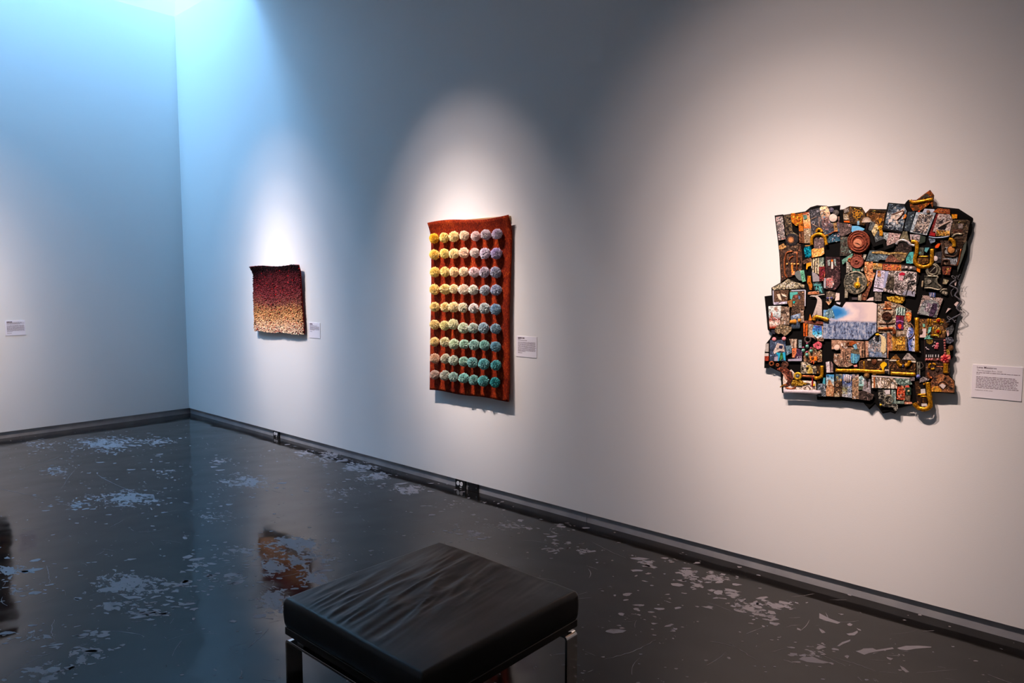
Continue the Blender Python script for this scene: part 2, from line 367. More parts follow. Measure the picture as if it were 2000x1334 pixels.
def wall_label(loc, rotz, w, h, label, heading, lines, seed, left=False):
    """lines: list of (fraction from top, right end as fraction, ink)"""
    rn = random.Random(seed)
    e = empty('wall_label', loc); e.rotation_euler = (0, 0, rotz); tag(e, label, 'label')
    box('card', 0, w, -.003, 0, -h, 0, mt_card, e)
    m_ = .016*w/.188
    if isinstance(heading, str):
        t = link('heading_text', text_mesh(heading, .0125, 'heading_text', .00012), mt_ink, e); t.location = (m_, -.0032, -.0155)
    else:
        link('heading_text', bars_mesh('heading_text', [(m_ + a*w, m_ + b_*w, -h*.098 - .002, -h*.098 + .0055) for a, b_ in heading], -.003), mt_ink, e)
    for fz, fx, hh in lines:
        link('text_line', bars_mesh('text_line', words(m_, w*fx, -h*fz, hh, rn), -.003), mt_ink2, e)
    return e
P0 = on_right(1900, 712)
body = [(.372+.0465*k, .88+.07*((k*37) % 5)/5, .0032) for k in range(8)]
lb = wall_label((8.133, 0, 1.233), 0, .187, .149, 'white label card right of the picture collage, headed Lena Meszaros', 'Lena Meszaros', [(.245, .95, .0032), (.29, .15, .0032)] + body, 1)
t = link('title_text', text_mesh('The Nostalgia Box, 2020', .0095, 'title_text'), mt_ink2, lb); t.location = (.017, -.0032, -.0285)
t = link('credit_text', text_mesh('Collection of the artist', .0072, 'credit_text'), mt_ink2, lb); t.location = (.014, -.0032, -.1165)
wall_label((5.371, 0, 1.225), 0, .190, .146, 'square white label card right of the rust rug with pompoms', [(0, .19), (.21, .32)],
   [(.155, .23, .0042), (.215, .55, .0042)] + [(.30+.05*k, .93+.03*(k % 2), .0038) for k in range(9)] + [(.745, .45, .0038), (.82, .32, .0042)], 2)
wall_label((2.706, 0, 1.223), 0, .187, .148, 'small white label card right of the speckled black and cream rug', [(0, .24)],
   [(.16, .38, .0042), (.215, .75, .0042)] + [(.28+.045*k, .92+.02*(k % 2), .0036) for k in range(5)] + [(.505, .5, .0036), (.60, .3, .0042)], 3)
wall_label((0, -1.838, 1.213), math.pi/2, .176, .153, 'white label card alone on the left wall at the edge of the picture', [(0, .16), (.17, .27)],
   [(.15, .82, .0042), (.20, .95, .0042), (.25, .75, .0042)] + [(.34+.05*k, .93+.03*(k % 2), .0038) for k in range(8)] + [(.75, .35, .0038), (.86, .3, .0042)], 4)

# ------------------------------------------------------------------ rug with pompoms
def sheet(name, P, nu, nv, thick, mat, parent):
    """P(u,v)->Vector on the back face, u right, v up; thickness towards -y"""
    v, f = [], []
    G = [[P(i/nu, j/nv) for i in range(nu+1)] for j in range(nv+1)]
    for lay in (0, 1):
        for j in range(nv+1):
            for i in range(nu+1):
                p = G[j][i]
                if lay:
                    du = G[j][min(i+1, nu)] - G[j][max(i-1, 0)]; dv = G[min(j+1, nv)][i] - G[max(j-1, 0)][i]
                    n_ = du.cross(dv).normalized(); p = p + n_*thick
                v.append(p)
    S = (nu+1)*(nv+1); W = nu+1
    for j in range(nv):
        for i in range(nu):
            a = j*W+i; f.append((S+a, S+a+1, S+a+W+1, S+a+W)); f.append((a, a+W, a+W+1, a+1))
    for i in range(nu): f.append((i, i+1, S+i+1, S+i)); a = nv*W+i; f.append((a+1, a, S+a, S+a+1))
    for j in range(nv): a = j*W; f.append((a+W, a, S+a, S+a+W)); a = j*W+nu; f.append((a, a+W, S+a+W, S+a))
    me = mesh(name, v, f); me.shade_smooth(); return link(name, me, mat, parent)

mt_rust, nt, bs = new_mat('rust_pile_weave', .9, spec=.15)
tc = nd(nt, 'ShaderNodeTexCoord'); nz = nd(nt, 'ShaderNodeTexNoise', Scale=9.0, Detail=2.0); mp = nd(nt, 'ShaderNodeMapping'); mp.inputs['Scale'].default_value = (1, 1, .35); mp.inputs['Rotation'].default_value = (0, .6, 0)
nf = nd(nt, 'ShaderNodeTexNoise', Scale=170.0, Detail=3.0, Distortion=1.2)
L = nt.links.new
L(tc.outputs['Object'], nz.inputs['Vector']); L(tc.outputs['Object'], mp.inputs[0]); L(mp.outputs[0], nf.inputs['Vector'])
ad = nd(nt, 'ShaderNodeMath', operation='MULTIPLY_ADD'); L(nz.outputs[0], ad.inputs[0]); ad.inputs[1].default_value = .45; L(nf.outputs[0], ad.inputs[2])
rp = ramp(nt, [(.45, srgb(62, 11, 3)), (.70, srgb(116, 28, 5)), (.86, srgb(158, 50, 10)), (1.0, srgb(204, 98, 34))]); L(ad.outputs[0], rp.inputs[0]); L(rp.outputs[0], bs.inputs['Base Color'])
bump(nt, bs, nf.outputs[0], .8, .006)

rug = empty('pompom_rug', (4.9, 0, .75)); tag(rug, 'tall rust-red wall rug covered in rows of yellow to teal pompoms', 'rug')
OX, OZ = 4.9, .75
def rug_off(u_, v_):
    o_ = .030 + .020*(1-v_)**2 + .003*math.sin(u_*7.5+1.0)*(1-v_) + .004*math.sin(v_*9+u_*3)
    o_ += .040*max(0, (v_-.90)/.10)**1.6*(1.0-.1*u_) + .006*math.exp(-u_*14)
    return o_
def rug_P(u_, v_):
    x = 4.512 + u_*(5.342-4.512) + .004*math.sin(v_*8+1)
    x += -.012*(1-v_)**2*(1-u_) - .010*(1-v_)*u_
    z = .756 + v_*(2.064-.756) + .012*math.sin(u_*6.2+.3)*v_**4 + .004*math.sin(u_*11)*(1-v_)**4 + .010*u_*(v_**6)
    return Vector((x-OX, -rug_off(u_, v_)+.010, z-OZ))
sheet('pile_field', rug_P, 40, 60, .012, mt_rust, rug)
mt_batten, nt, bs = new_mat('pale_timber_batten', .6, srgb(186, 150, 104))
tc = nd(nt, 'ShaderNodeTexCoord'); mp = nd(nt, 'ShaderNodeMapping'); mp.inputs['Scale'].default_value = (2, 60, 60); nz = nd(nt, 'ShaderNodeTexNoise', Scale=3.0, Detail=4.0)
rp = ramp(nt, [(.3, srgb(160, 122, 78)), (.7, srgb(200, 166, 120))]); nt.links.new(tc.outputs['Object'], mp.inputs[0]); nt.links.new(mp.outputs[0], nz.inputs['Vector']); nt.links.new(nz.outputs[0], rp.inputs[0]); nt.links.new(rp.outputs[0], bs.inputs['Base Color'])
box('hanging_batten', 4.52-OX, 5.318-OX, -.018, 0, 2.035-OZ, 2.073-OZ, mt_batten, rug, .001, 1)
mt_back, nt, bs = new_mat('rug_backing_cloth', .9, srgb(150, 104, 70))
box('back_strip', 5.296-OX, 5.306-OX, -.020, 0, .80-OZ, 2.03-OZ, mt_back, rug)

def pompom_mesh(seed, r_=.0405):
    """ball of cut yarn ends: a core and some hundreds of blunt strands"""
    rn = random.Random(seed); v, f, sh = [], [], []
    off = Vector((rn.uniform(0, 50), rn.uniform(0, 50), rn.uniform(0, 50)))
    sq = Vector((rn.uniform(.93, 1.07), rn.uniform(.93, 1.03), rn.uniform(.94, 1.08)))
    N = 430
    for k in range(N):
        z = 1-2*(k+.5)/N; q = k*2.399963; rr = math.sqrt(1-z*z)
        n_ = (Vector((rr*math.cos(q), rr*math.sin(q), z)) + Vector((rn.gauss(0, .05), rn.gauss(0, .05), rn.gauss(0, .05)))).normalized()
        s = n_.orthogonal().normalized(); w = n_.cross(s); a0 = rn.uniform(0, 6)
        ln = r_*(1 + .07*mnoise.noise(n_*1.7+off) + rn.gauss(0, .045))
        if rn.random() < .03: ln *= 1.10
        lean = (s*rn.uniform(-1, 1) + w*rn.uniform(-1, 1))*.0025
        n0 = len(v); shade = rn.uniform(.86, 1.12)
        for (d, wd, fl) in ((r_*.35, .0012, .7), (ln*.9, .0030, 1.05)):  # roots toned darker: shade between the strands put into the colour
            for j in range(4):
                a = a0 + j*math.pi/2; p = n_*d + (lean if d > r_*.5 else lean*0) + (s*math.cos(a)+w*math.sin(a))*wd
                v.append(Vector((p.x*sq.x, p.y*sq.y, p.z*sq.z))); sh.append(shade*fl)
        p = n_*ln + lean; v.append(Vector((p.x*sq.x, p.y*sq.y, p.z*sq.z))); sh.append(shade*1.04)
        for j in range(4):
            l = (j+1) % 4; f.append((n0+j, n0+l, n0+4+l, n0+4+j)); f.append((n0+4+j, n0+4+l, n0+8))
    me = mesh('pompom', v, f); ca = me.color_attributes.new('strand', 'FLOAT_COLOR', 'POINT'); ca.data.foreach_set('color', [x for c in sh for x in (c, c, c, 1)])
    return me
mt_pom, nt, bs = new_mat('wool_yarn', .95, spec=.1)
L = nt.links.new
oi = nd(nt, 'ShaderNodeObjectInfo'); vc = nd(nt, 'ShaderNodeVertexColor', layer_name='strand')
mx = nd(nt, 'ShaderNodeMix', data_type='RGBA', blend_type='MULTIPLY'); mx.inputs[0].default_value = 1.0
L(oi.outputs['Color'], mx.inputs[6]); L(vc.outputs[0], mx.inputs[7]); L(mx.outputs[2], bs.inputs['Base Color'])
poms = [pompom_mesh(k) for k in range(5)]
for me in poms: me.materials.append(mt_pom)
Z3 = lambda x, y: (810 + x/6.354, 400 + y/6.354)
Z4 = lambda x, y: (810 + x/5.8, 600 + y/5.8)
rows = [[Z3(*p) for p in r_] for r_ in [
 [(240,418),(365,408),(487,394),(615,383),(755,388),(882,372),(1022,362)], [(245,620),(368,605),(488,608),(612,597),(745,598),(872,603),(1012,605)],
 [(248,835),(375,832),(490,835),(610,832),(738,838),(865,838),(1005,838)], [(245,1052),(378,1048),(485,1045),(608,1052),(728,1056),(872,1060),(1008,1058)],
 [(250,1268),(378,1272),(482,1270),(600,1277),(732,1285),(868,1285),(1004,1298)]]] + [[Z4(*p) for p in r_] for r_ in [
 [(225,197),(340,208),(437,193),(552,235),(665,237),(782,237),(918,245)], [(225,392),(342,395),(445,418),(560,420),(675,427),(790,432),(917,447)],
 [(230,580),(347,583),(441,603),(556,615),(655,627),(783,645),(921,658)], [(226,765),(342,773),(440,790),(556,803),(668,825),(779,836),(910,853)]]]
KEY = [[(246,204,92),(252,228,156),(236,212,206),(204,178,208)], [(246,208,104),(250,230,172),(230,210,208),(172,170,198)], [(240,208,122),(242,224,174),(220,212,204),(138,172,192)],
       [(234,202,138),(204,208,180),(142,184,180),(104,166,176)], [(200,170,148),(158,188,178),(112,174,170),(40,144,146)]]
def key_col(ri, ci):
    a = ri/2; b_ = ci/2; i0 = min(int(a), 3); j0 = min(int(b_), 2); fa, fb = a-i0, b_-j0
    g_ = lambda i, j: Vector(KEY[i][j])
    c = (g_(i0,j0)*(1-fa)+g_(i0+1,j0)*fa)*(1-fb) + (g_(i0,j0+1)*(1-fa)+g_(i0+1,j0+1)*fa)*fb
    return c
rn = random.Random(11)
for ri, r_ in enumerate(rows):
    for ci, (px, py) in enumerate(r_):
        p = on_right(px, py, .030 + .020*(ri/8)**2 + .036)
        o = link('pompom', poms[rn.randrange(5)], None, rug)
        o.location = p - Vector((OX, 0, OZ)); o.rotation_euler = (rn.uniform(0, 6), rn.uniform(0, 6), rn.uniform(0, 6)); s = rn.uniform(.93, 1.06); o.scale = (s, s, s)
        c = key_col(ri, ci)
        if ri == 0 and ci == 0: c = Vector((250, 206, 36))
        c = Vector([min(255, max(0, x + rn.uniform(-7, 7))) for x in c]); o.color = srgb(*(c*.84 + Vector((250, 244, 236))*.16))

# ------------------------------------------------------------------ small speckled rug
mt_tuft, nt, bs = new_mat('dyed_wool_tufts', .95, spec=.1)
vc = nd(nt, 'ShaderNodeVertexColor', layer_name='dye'); nt.links.new(vc.outputs[0], bs.inputs['Base Color'])
mt_redback, nt, bs = new_mat('dark_red_rug_base', .9, srgb(112, 12, 12), spec=.1)
rug2 = empty('speckled_rug', (2.1, 0, 1.09)); tag(rug2, 'small speckled rug fading from black through maroon to cream', 'rug')
O2 = Vector((2.1, 0, 1.09))
def r2_off(u_, v_):
    o_ = .024 + .014*(1-v_)**2*(.6+.4*math.sin(u_*10+.5)) + .006*math.sin(u_*5+2*v_) + .014*u_*(.35+.65*v_)*max(0, (u_-.75)/.25)**1.0
    o_ += .030*max(0, (v_-.84)/.16)**1.5*math.exp(-u_*9) + .012*max(0, (v_-.9)/.1)
    return o_
def r2_P(u_, v_):
    x = 1.722 + u_*(2.655-1.722) + (-.024*v_*u_) + .004*math.sin(9*v_)
    z = 1.096 + v_*(1.772-1.096) + .006*math.sin(u_*9)*v_ + .006*(1-v_)*u_*1.5 + .005*math.sin(u_*13)*(1-v_)
    return Vector((x, -r2_off(u_, v_)+.008, z)) - O2
sheet('rug_base', r2_P, 30, 30, .010, mt_redback, rug2)
rn = random.Random(5)
tv, tf, tcol = [], [], []
def mixc3(a, b_, t): return [a[i]*(1-t)+b_[i]*t for i in range(3)]
STOP = [(0, (246,206,176)), (.10, (240,190,150)), (.20, (216,162,108)), (.34, (190,136,88)), (.44, (140,82,70)), (.58, (122,52,56)), (.72, (98,32,38)), (.84, (66,20,26)), (.93, (28,12,17)), (1.0, (18,10,13))]
def dye(v_, u_):
    v_ = min(1, max(0, v_ + .08*mnoise.noise(Vector((u_*3, v_*3, 1))) - .03*(u_ > .48) + rn.gauss(0, .035)))
    for k in range(len(STOP)-1):
        if v_ <= STOP[k+1][0]: return mixc3(STOP[k][1], STOP[k+1][1], (v_-STOP[k][0])/(STOP[k+1][0]-STOP[k][0]))
    return STOP[-1][1]
NU, NV = 92, 74
for j in range(NV):
    for i in range(NU):
        u_ = min(.998, max(.002, (i+.5+rn.uniform(-.4, .4))/NU)); v_ = min(.998, max(.002, (j+.5+rn.uniform(-.4, .4))/NV))
        p = r2_P(u_, v_); du = (r2_P(min(1, u_+.01), v_)-r2_P(max(0, u_-.01), v_)); dv = (r2_P(u_, min(1, v_+.01))-r2_P(u_, max(0, v_-.01)))
        n_ = du.cross(dv).normalized(); p = p + n_*.0085
        c = dye(v_, u_)
        q = rn.random()
        if q < .07: c = [x*.25 for x in c]
        elif q < .125 and v_ < .7: c = mixc3(c, (150, 20, 24), .8)
        elif .125 <= q < .132: c = (206, 26, 34)
        f_ = rn.uniform(.75, 1.2); c = srgb(*[min(255, x*f_) for x in c])
        h = rn.uniform(.006, .015); r0 = rn.uniform(.0050, .0068); tx = du.normalized(); tz = dv.normalized()
        n0 = len(tv); lean = tx*rn.uniform(-.004, .004) + tz*rn.uniform(-.006, .002); a0 = rn.uniform(0, 6)
        for lv, (hh, rr_) in enumerate([(0, 1.0), (.75, .95)]):
            for k in range(5):
                q = a0 + k*1.2566; tv.append(p + n_*h*hh + lean*hh + (tx*math.cos(q)+tz*math.sin(q))*r0*rr_); tcol.append(c)
        tv.append(p + n_*h + lean); tcol.append(c)
        for k in range(5):
            l = (k+1) % 5; tf.append((n0+k, n0+l, n0+5+l, n0+5+k)); tf.append((n0+5+k, n0+5+l, n0+10))
me = mesh('wool_tufts', tv, tf); ca = me.color_attributes.new('dye', 'FLOAT_COLOR', 'POINT'); ca.data.foreach_set('color', [x for c in tcol for x in c])
o = link('wool_tufts', me, mt_tuft, rug2); o['kind'] = 'stuff'

# ------------------------------------------------------------------ hanging at the left edge of the picture
mt_darkcloth, nt, bs = new_mat('dark_woven_hanging', .9, spec=.1)
L = nt.links.new
tc = nd(nt, 'ShaderNodeTexCoord'); nz = nd(nt, 'ShaderNodeTexNoise', Scale=7.0, Detail=5.0); L(tc.outputs['Object'], nz.inputs['Vector'])
rp = ramp(nt, [(.35, srgb(18, 16, 20)), (.52, srgb(34, 26, 24)), (.62, srgb(84, 50, 34)), (.72, srgb(46, 66, 40))]); L(nz.outputs[0], rp.inputs[0]); L(rp.outputs[0], bs.inputs['Base Color'])
wv = nd(nt, 'ShaderNodeTexNoise', Scale=150.0, Detail=2.0); L(tc.outputs['Object'], wv.inputs['Vector']); bump(nt, bs, wv.outputs[0], .6, .003)
hang = empty('dark_hanging', (0, -2.4, .88)); tag(hang, 'dark woven hanging on the left wall, mostly outside the picture', 'wall hanging')
def hg(u_, v_):
    # u runs from the near side (-y) to the corner side
    return Vector((.016 + .006*math.sin(u_*9+v_*3), -.5 + u_*.99 + .006*math.sin(v_*7), v_*1.10))
sheet('woven_panel', hg, 20, 24, .010, mt_darkcloth, hang)
box('hanging_batten', 0, .017, -.47, .46, 1.05, 1.085, mt_batten, hang)

# ------------------------------------------------------------------ bench
mt_leather, nt, bs = new_mat('black_leather', .42, (.0065, .006, .006, 1), spec=.42)
L = nt.links.new
tc = nd(nt, 'ShaderNodeTexCoord'); nz = nd(nt, 'ShaderNodeTexNoise', Scale=420.0, Detail=2.0); L(tc.outputs['Object'], nz.inputs['Vector']); bump(nt, bs, nz.outputs[0], .12, .001)
nz2 = nd(nt, 'ShaderNodeTexNoise', Scale=5.0, Detail=4.0); L(tc.outputs['Object'], nz2.inputs['Vector']); rp = ramp(nt, [(.3, (.34,)*3+(1,)), (.7, (.48,)*3+(1,))]); L(nz2.outputs[0], rp.inputs[0]); L(rp.outputs[0], bs.inputs['Roughness'])
mt_board, nt, bs = new_mat('dark_lacquered_board', .25, (.012, .010, .008, 1), spec=.5)
mt_chrome, nt, bs = new_mat('chromed_steel', .08, (.62, .61, .60, 1), 1.0)
bench = empty('bench', (6.79, -2.075, 0)); tag(bench, 'low square black leather bench on chromed flat-bar legs', 'bench')
BW = .385; ZT, ZC, ZB_ = .450, .337, .309
def cushion():
    N = 130; v, f = [], []
    cr = .013
    def top(i, j):
        a, c = -1+2*i/N, -1+2*j/N           # local x, y in -1..1
        # pack samples a little towards the rim
        x, y = BW*math.copysign(abs(a)**.85, a), BW*math.copysign(abs(c)**.85, c)
        ed = min(BW-abs(x), BW-abs(y))
        z = ZT
        if ed < cr: z -= cr*(1-math.sqrt(max(0, 1-((cr-ed)/cr)**2)))*.8
        # corners pulled in and down
        cxr = max(0, abs(x)-.29)/.095; cyr = max(0, abs(y)-.29)/.095
        z -= .003*cxr*cyr
        # drag wrinkles: run along y, fanning out from the front-left rim, dying to the right
        nn = Vector((x*10 + .9*math.sin(y*5)*.5 + y*2.2, y*2.0, 3.1))
        w1 = mnoise.noise(nn); w2 = mnoise.noise(Vector((x*24 + y*5 + .8*w1, y*3.5, 7.7))); w3 = mnoise.noise(Vector((x*46+y*9, y*6, 1.7)))
        amp = math.exp(-((x+.07-.10*y)/.23)**2)*min(1, ed/.05)
        amp *= .55 + .45*math.exp(-((y+.05)/.3)**2)
        rid = lambda q: 1-abs(q)*2
        z += amp*(.0095*rid(w1) + .0080*rid(w2) + .0030*rid(w3)) - amp*.008
        z += .003*mnoise.noise(Vector((x*3, y*3, 9))) + .004*(1-(x/BW)**2)*(1-(y/BW)**2)
        k = 1-.004*(cxr*cyr)
        return Vector((x*k, y*k, z))
    for j in range(N+1):
        for i in range(N+1): v.append(top(i, j))
    for j in range(N):
        for i in range(N): a = j*(N+1)+i; f.append((a, a+1, a+N+2, a+N+1))
    rim = [i for i in range(N+1)] + [(j+1)*(N+1)-1 for j in range(1, N+1)] + [N*(N+1)+i for i in range(N-1, -1, -1)] + [j*(N+1) for j in range(N-1, 0, -1)]
    prev = rim; M = len(rim)
    for (dz, out) in [(.022, .002), (.06, .003), (.095, .001), (.108, -.002), (.1125, -.006)]:
        st = len(v)
        for q in rim:
            p = v[q]; d = Vector((p.x, p.y, 0)); m_ = max(abs(d.x), abs(d.y))
            nrm = Vector((math.copysign(1, d.x) if abs(d.x) > m_-.004 else 0, math.copysign(1, d.y) if abs(d.y) > m_-.004 else 0, 0))
            bul = .0012*mnoise.noise(Vector((p.x*9, p.y*9, dz*20)))
            v.append(Vector((p.x + nrm.x*(out+bul), p.y + nrm.y*(out+bul), ZT-.024-(dz-.024 if dz > .024 else 0) if False else ZT-dz)))
        cur = list(range(st, st+M))
        for k in range(M): l = (k+1) % M; f.append((prev[k], cur[k], cur[l], prev[l]))
        prev = cur
    f.append(tuple(prev[::-1]))
    me = mesh('cushion', v, f); bm = bmesh.new(); bm.from_mesh(me); bmesh.ops.recalc_face_normals(bm, faces=bm.faces); bm.to_mesh(me); bm.free()
    me.shade_smooth(); return me
link('cushion', cushion(), mt_leather, bench)
box('base_board', -.384, .384, -.384, .384, ZB_, ZC+.001, mt_board, bench, .002, 1)
# two bent flat-bar frames, each running along x with a leg at either end
def bar_frame(y0, y1):
    t_, R_, ztop = .010, .018, .292; H = .384
    prof = []     # outer path from the foot up, across, down
    outer = [Vector((-H, 0, 0))]
    for k in range(7): q = math.pi - k*math.pi/12; outer.append(Vector((-H+R_ + R_*math.cos(q), 0, ztop-R_ + R_*math.sin(q))))
    for k in range(7): q = math.pi/2 - k*math.pi/12; outer.append(Vector((H-R_ + R_*math.cos(q), 0, ztop-R_ + R_*math.sin(q))))
    outer.append(Vector((H, 0, 0)))
    inner = [Vector((-H+t_, 0, 0))]; ri = R_-t_
    for k in range(7): q = math.pi - k*math.pi/12; inner.append(Vector((-H+R_ + ri*math.cos(q), 0, ztop-R_ + ri*math.sin(q))))
    for k in range(7): q = math.pi/2 - k*math.pi/12; inner.append(Vector((H-R_ + ri*math.cos(q), 0, ztop-R_ + ri*math.sin(q))))
    inner.append(Vector((H-t_, 0, 0)))
    n_ = len(outer); v = []
    for y in (y0, y1):
        v += [p + Vector((0, y, 0)) for p in outer]; v += [p + Vector((0, y, 0)) for p in inner]
    A = lambda s, k, i: s*2*n_ + k*n_ + i
    f = []
    for i in range(n_-1):
        f += [(A(0,0,i), A(0,0,i+1), A(1,0,i+1), A(1,0,i)), (A(0,1,i), A(1,1,i), A(1,1,i+1), A(0,1,i+1)), (A(0,0,i), A(0,1,i), A(0,1,i+1), A(0,0,i+1)), (A(1,0,i), A(1,0,i+1), A(1,1,i+1), A(1,1,i))]
    for i in (0, n_-1): f.append((A(0,0,i), A(1,0,i), A(1,1,i), A(0,1,i)))
    me = mesh('bar_frame', v, f); bm = bmesh.new(); bm.from_mesh(me); bmesh.ops.recalc_face_normals(bm, faces=bm.faces)
    bmesh.ops.bevel(bm, geom=[e for e in bm.edges if e.calc_face_angle(0) > 1.0], offset=.001, segments=2, affect='EDGES'); bm.to_mesh(me); bm.free()
    return link('bar_frame', me, mt_chrome, bench)
bar_frame(-.384, -.384+.064); bar_frame(.384-.064, .384)
for sx in (-1, 1):
    for sy in (-1, 1): box('spacer_block', sx*.30-.02, sx*.30+.02, sy*.352-.02, sy*.352+.02, .2915, ZB_+.001, mt_board, bench)
# ------------------------------------------------------------------ picture collage on the right
QO = Vector((7.64, 0, .99))
quilt = empty('fabric_collage', QO); tag(quilt, 'large jagged collage of printed fabric scraps, brass pipes and clock parts', 'textile art')
TL = dict(A=(1480,380), B=(1620,380), C=(1760,360), D=(1480,490), E=(1620,490), F=(1760,470), G=(1480,590), H=(1620,590), I=(1760,580), J=(1480,700), K=(1620,700), L=(1740,690))
SC = 1779/160
def tp(t, x, y): return (TL[t][0] + x/SC, TL[t][1] + y/SC)
def wpt(px, py, off): return on_right(px, py, off) - QO
BASE = .030          # front of the felt backing stands this far off the wall
_count = [0]; _mats = {}
def L8(c): return srgb(*c)
def fab(kind, cols, scale=60, rough=.75, metal=0.0, bmp=.5):
    key = (kind, tuple(map(tuple, cols)), scale, rough, metal)
    if key in _mats: return _mats[key]
    mt, nt, bs = new_mat('collage_' + kind, rough, L8(cols[0]), metal, .3 if metal > .1 else .14); L = nt.links.new
    tc = nd(nt, 'ShaderNodeTexCoord'); vec = tc.outputs['Object']
    n = len(cols)
    def stops(lo=.32, hi=.68): return [(lo + (hi-lo)*k/max(1, n-1), L8(c)) for k, c in enumerate(cols)]
    fine = nd(nt, 'ShaderNodeTexNoise', Scale=scale*1.5, Detail=4.0, Roughness=.6); L(vec, fine.inputs['Vector'])
    h = fine.outputs[0]
    if kind == 'noise':
        nz = nd(nt, 'ShaderNodeTexNoise', Scale=float(scale)*1.3, Detail=5.0, Roughness=.62, Distortion=.8); L(vec, nz.inputs['Vector'])
        rp = ramp(nt, stops()); L(nz.outputs[0], rp.inputs[0]); src = rp.outputs[0]; h = nz.outputs[0]
    elif kind == 'print':      # hard-edged picture-like blotches
        nz = nd(nt, 'ShaderNodeTexNoise', Scale=float(scale)*1.6, Detail=3.0, Roughness=.7, Distortion=1.6); L(vec, nz.inputs['Vector'])
        rp = ramp(nt, stops(.36, .60), 'CONSTANT'); L(nz.outputs[0], rp.inputs[0])
        mx = nd(nt, 'ShaderNodeMix', data_type='RGBA', blend_type='MULTIPLY'); mx.inputs[0].default_value = .55
        r2 = ramp(nt, [(.35, (.35,)*3+(1,)), (.6, (1.15,)*3+(1,))]); L(fine.outputs[0], r2.inputs[0]); L(rp.outputs[0], mx.inputs[6]); L(r2.outputs[0], mx.inputs[7]); src = mx.outputs[2]
    elif kind == 'cells':
        vo = nd(nt, 'ShaderNodeTexVoronoi', Scale=float(scale)); L(vec, vo.inputs['Vector'])
        rp = ramp(nt, stops(.15, .75)); L(vo.outputs['Distance'], rp.inputs[0]); src = rp.outputs[0]; h = vo.outputs['Distance']
    elif kind == 'veins':
        vo = nd(nt, 'ShaderNodeTexVoronoi', Scale=float(scale), feature='DISTANCE_TO_EDGE'); L(vec, vo.inputs['Vector'])
        rp = ramp(nt, [(.03, L8(cols[1])), (.10, L8(cols[0])), (.45, L8(cols[-1]))]); L(vo.outputs[0], rp.inputs[0]); src = rp.outputs[0]; h = vo.outputs[0]
    elif kind in ('brick', 'dots'):
        mp = nd(nt, 'ShaderNodeMapping'); mp.inputs['Rotation'].default_value = (math.pi/2, 0, 0); L(vec, mp.inputs[0])
        br_ = nd(nt, 'ShaderNodeTexBrick', Scale=float(scale)); L(mp.outputs[0], br_.inputs['Vector'])
        br_.inputs['Color1'].default_value = L8(cols[0]); br_.inputs['Color2'].default_value = L8(cols[1]); br_.inputs['Mortar'].default_value = L8(cols[-1])
        br_.inputs['Mortar Size'].default_value = .06 if kind == 'brick' else .12; src = br_.outputs[0]
        if kind == 'dots': br_.offset = 0.0; br_.inputs['Brick Width'].default_value = .3
    elif kind == 'bands':
        wv = nd(nt, 'ShaderNodeTexWave', Scale=float(scale), Distortion=2.0); wv.inputs['Detail'].default_value = 2.0; L(vec, wv.inputs['Vector'])
        rp = ramp(nt, stops(.25, .75)); L(wv.outputs['Fac'], rp.inputs[0]); src = rp.outputs[0]; h = wv.outputs['Fac']
    elif kind == 'vgrad':      # colours from the bottom up
        sp = nd(nt, 'ShaderNodeSeparateXYZ'); L(tc.outputs['Generated'], sp.inputs[0])
        ad = nd(nt, 'ShaderNodeMath', operation='MULTIPLY_ADD'); L(fine.outputs[0], ad.inputs[0]); ad.inputs[1].default_value = .24
        sb = nd(nt, 'ShaderNodeMath', operation='SUBTRACT'); L(sp.outputs[2], sb.inputs[0]); sb.inputs[1].default_value = .12; L(sb.outputs[0], ad.inputs[2])
        rp = ramp(nt, stops(.08, .92)); L(ad.outputs[0], rp.inputs[0]); src = rp.outputs[0]
    elif kind == 'sea':
        sp = nd(nt, 'ShaderNodeSeparateXYZ'); L(tc.outputs['Generated'], sp.inputs[0])
        mp = nd(nt, 'ShaderNodeMapping'); mp.inputs['Scale'].default_value = (1, 1, .45); L(vec, mp.inputs[0])
        wz = nd(nt, 'ShaderNodeTexNoise', Scale=150.0, Detail=3.0, Roughness=.7); L(mp.outputs[0], wz.inputs['Vector'])
        sea = ramp(nt, [(.36, srgb(52, 50, 66)), (.5, srgb(112, 132, 168)), (.62, srgb(176, 180, 192))]); L(wz.outputs[0], sea.inputs[0])
        cz = nd(nt, 'ShaderNodeTexNoise', Scale=14.0, Detail=4.0); L(vec, cz.inputs['Vector'])
        dx = nd(nt, 'ShaderNodeMath', operation='SUBTRACT'); L(sp.outputs[0], dx.inputs[0]); dx.inputs[1].default_value = .24
        dz = nd(nt, 'ShaderNodeMath', operation='SUBTRACT'); L(sp.outputs[2], dz.inputs[0]); dz.inputs[1].default_value = .70
        dz2 = nd(nt, 'ShaderNodeMath', operation='MULTIPLY'); L(dz.outputs[0], dz2.inputs[0]); dz2.inputs[1].default_value = 1.25
        cb = nd(nt, 'ShaderNodeCombineXYZ'); L(dx.outputs[0], cb.inputs[0]); L(dz2.outputs[0], cb.inputs[2])
        ln_ = nd(nt, 'ShaderNodeVectorMath', operation='LENGTH'); L(cb.outputs[0], ln_.inputs[0])
        s2 = nd(nt, 'ShaderNodeMath', operation='MULTIPLY_ADD'); L(cz.outputs[0], s2.inputs[0]); s2.inputs[1].default_value = .5; L(ln_.outputs['Value'], s2.inputs[2])
        sky = ramp(nt, [(.30, srgb(38, 118, 186)), (.42, srgb(96, 156, 206)), (.50, srgb(196, 190, 204)), (.58, srgb(228, 208, 204)), (.72, srgb(200, 182, 188)), (.9, srgb(222, 202, 196))]); L(s2.outputs[0], sky.inputs[0])
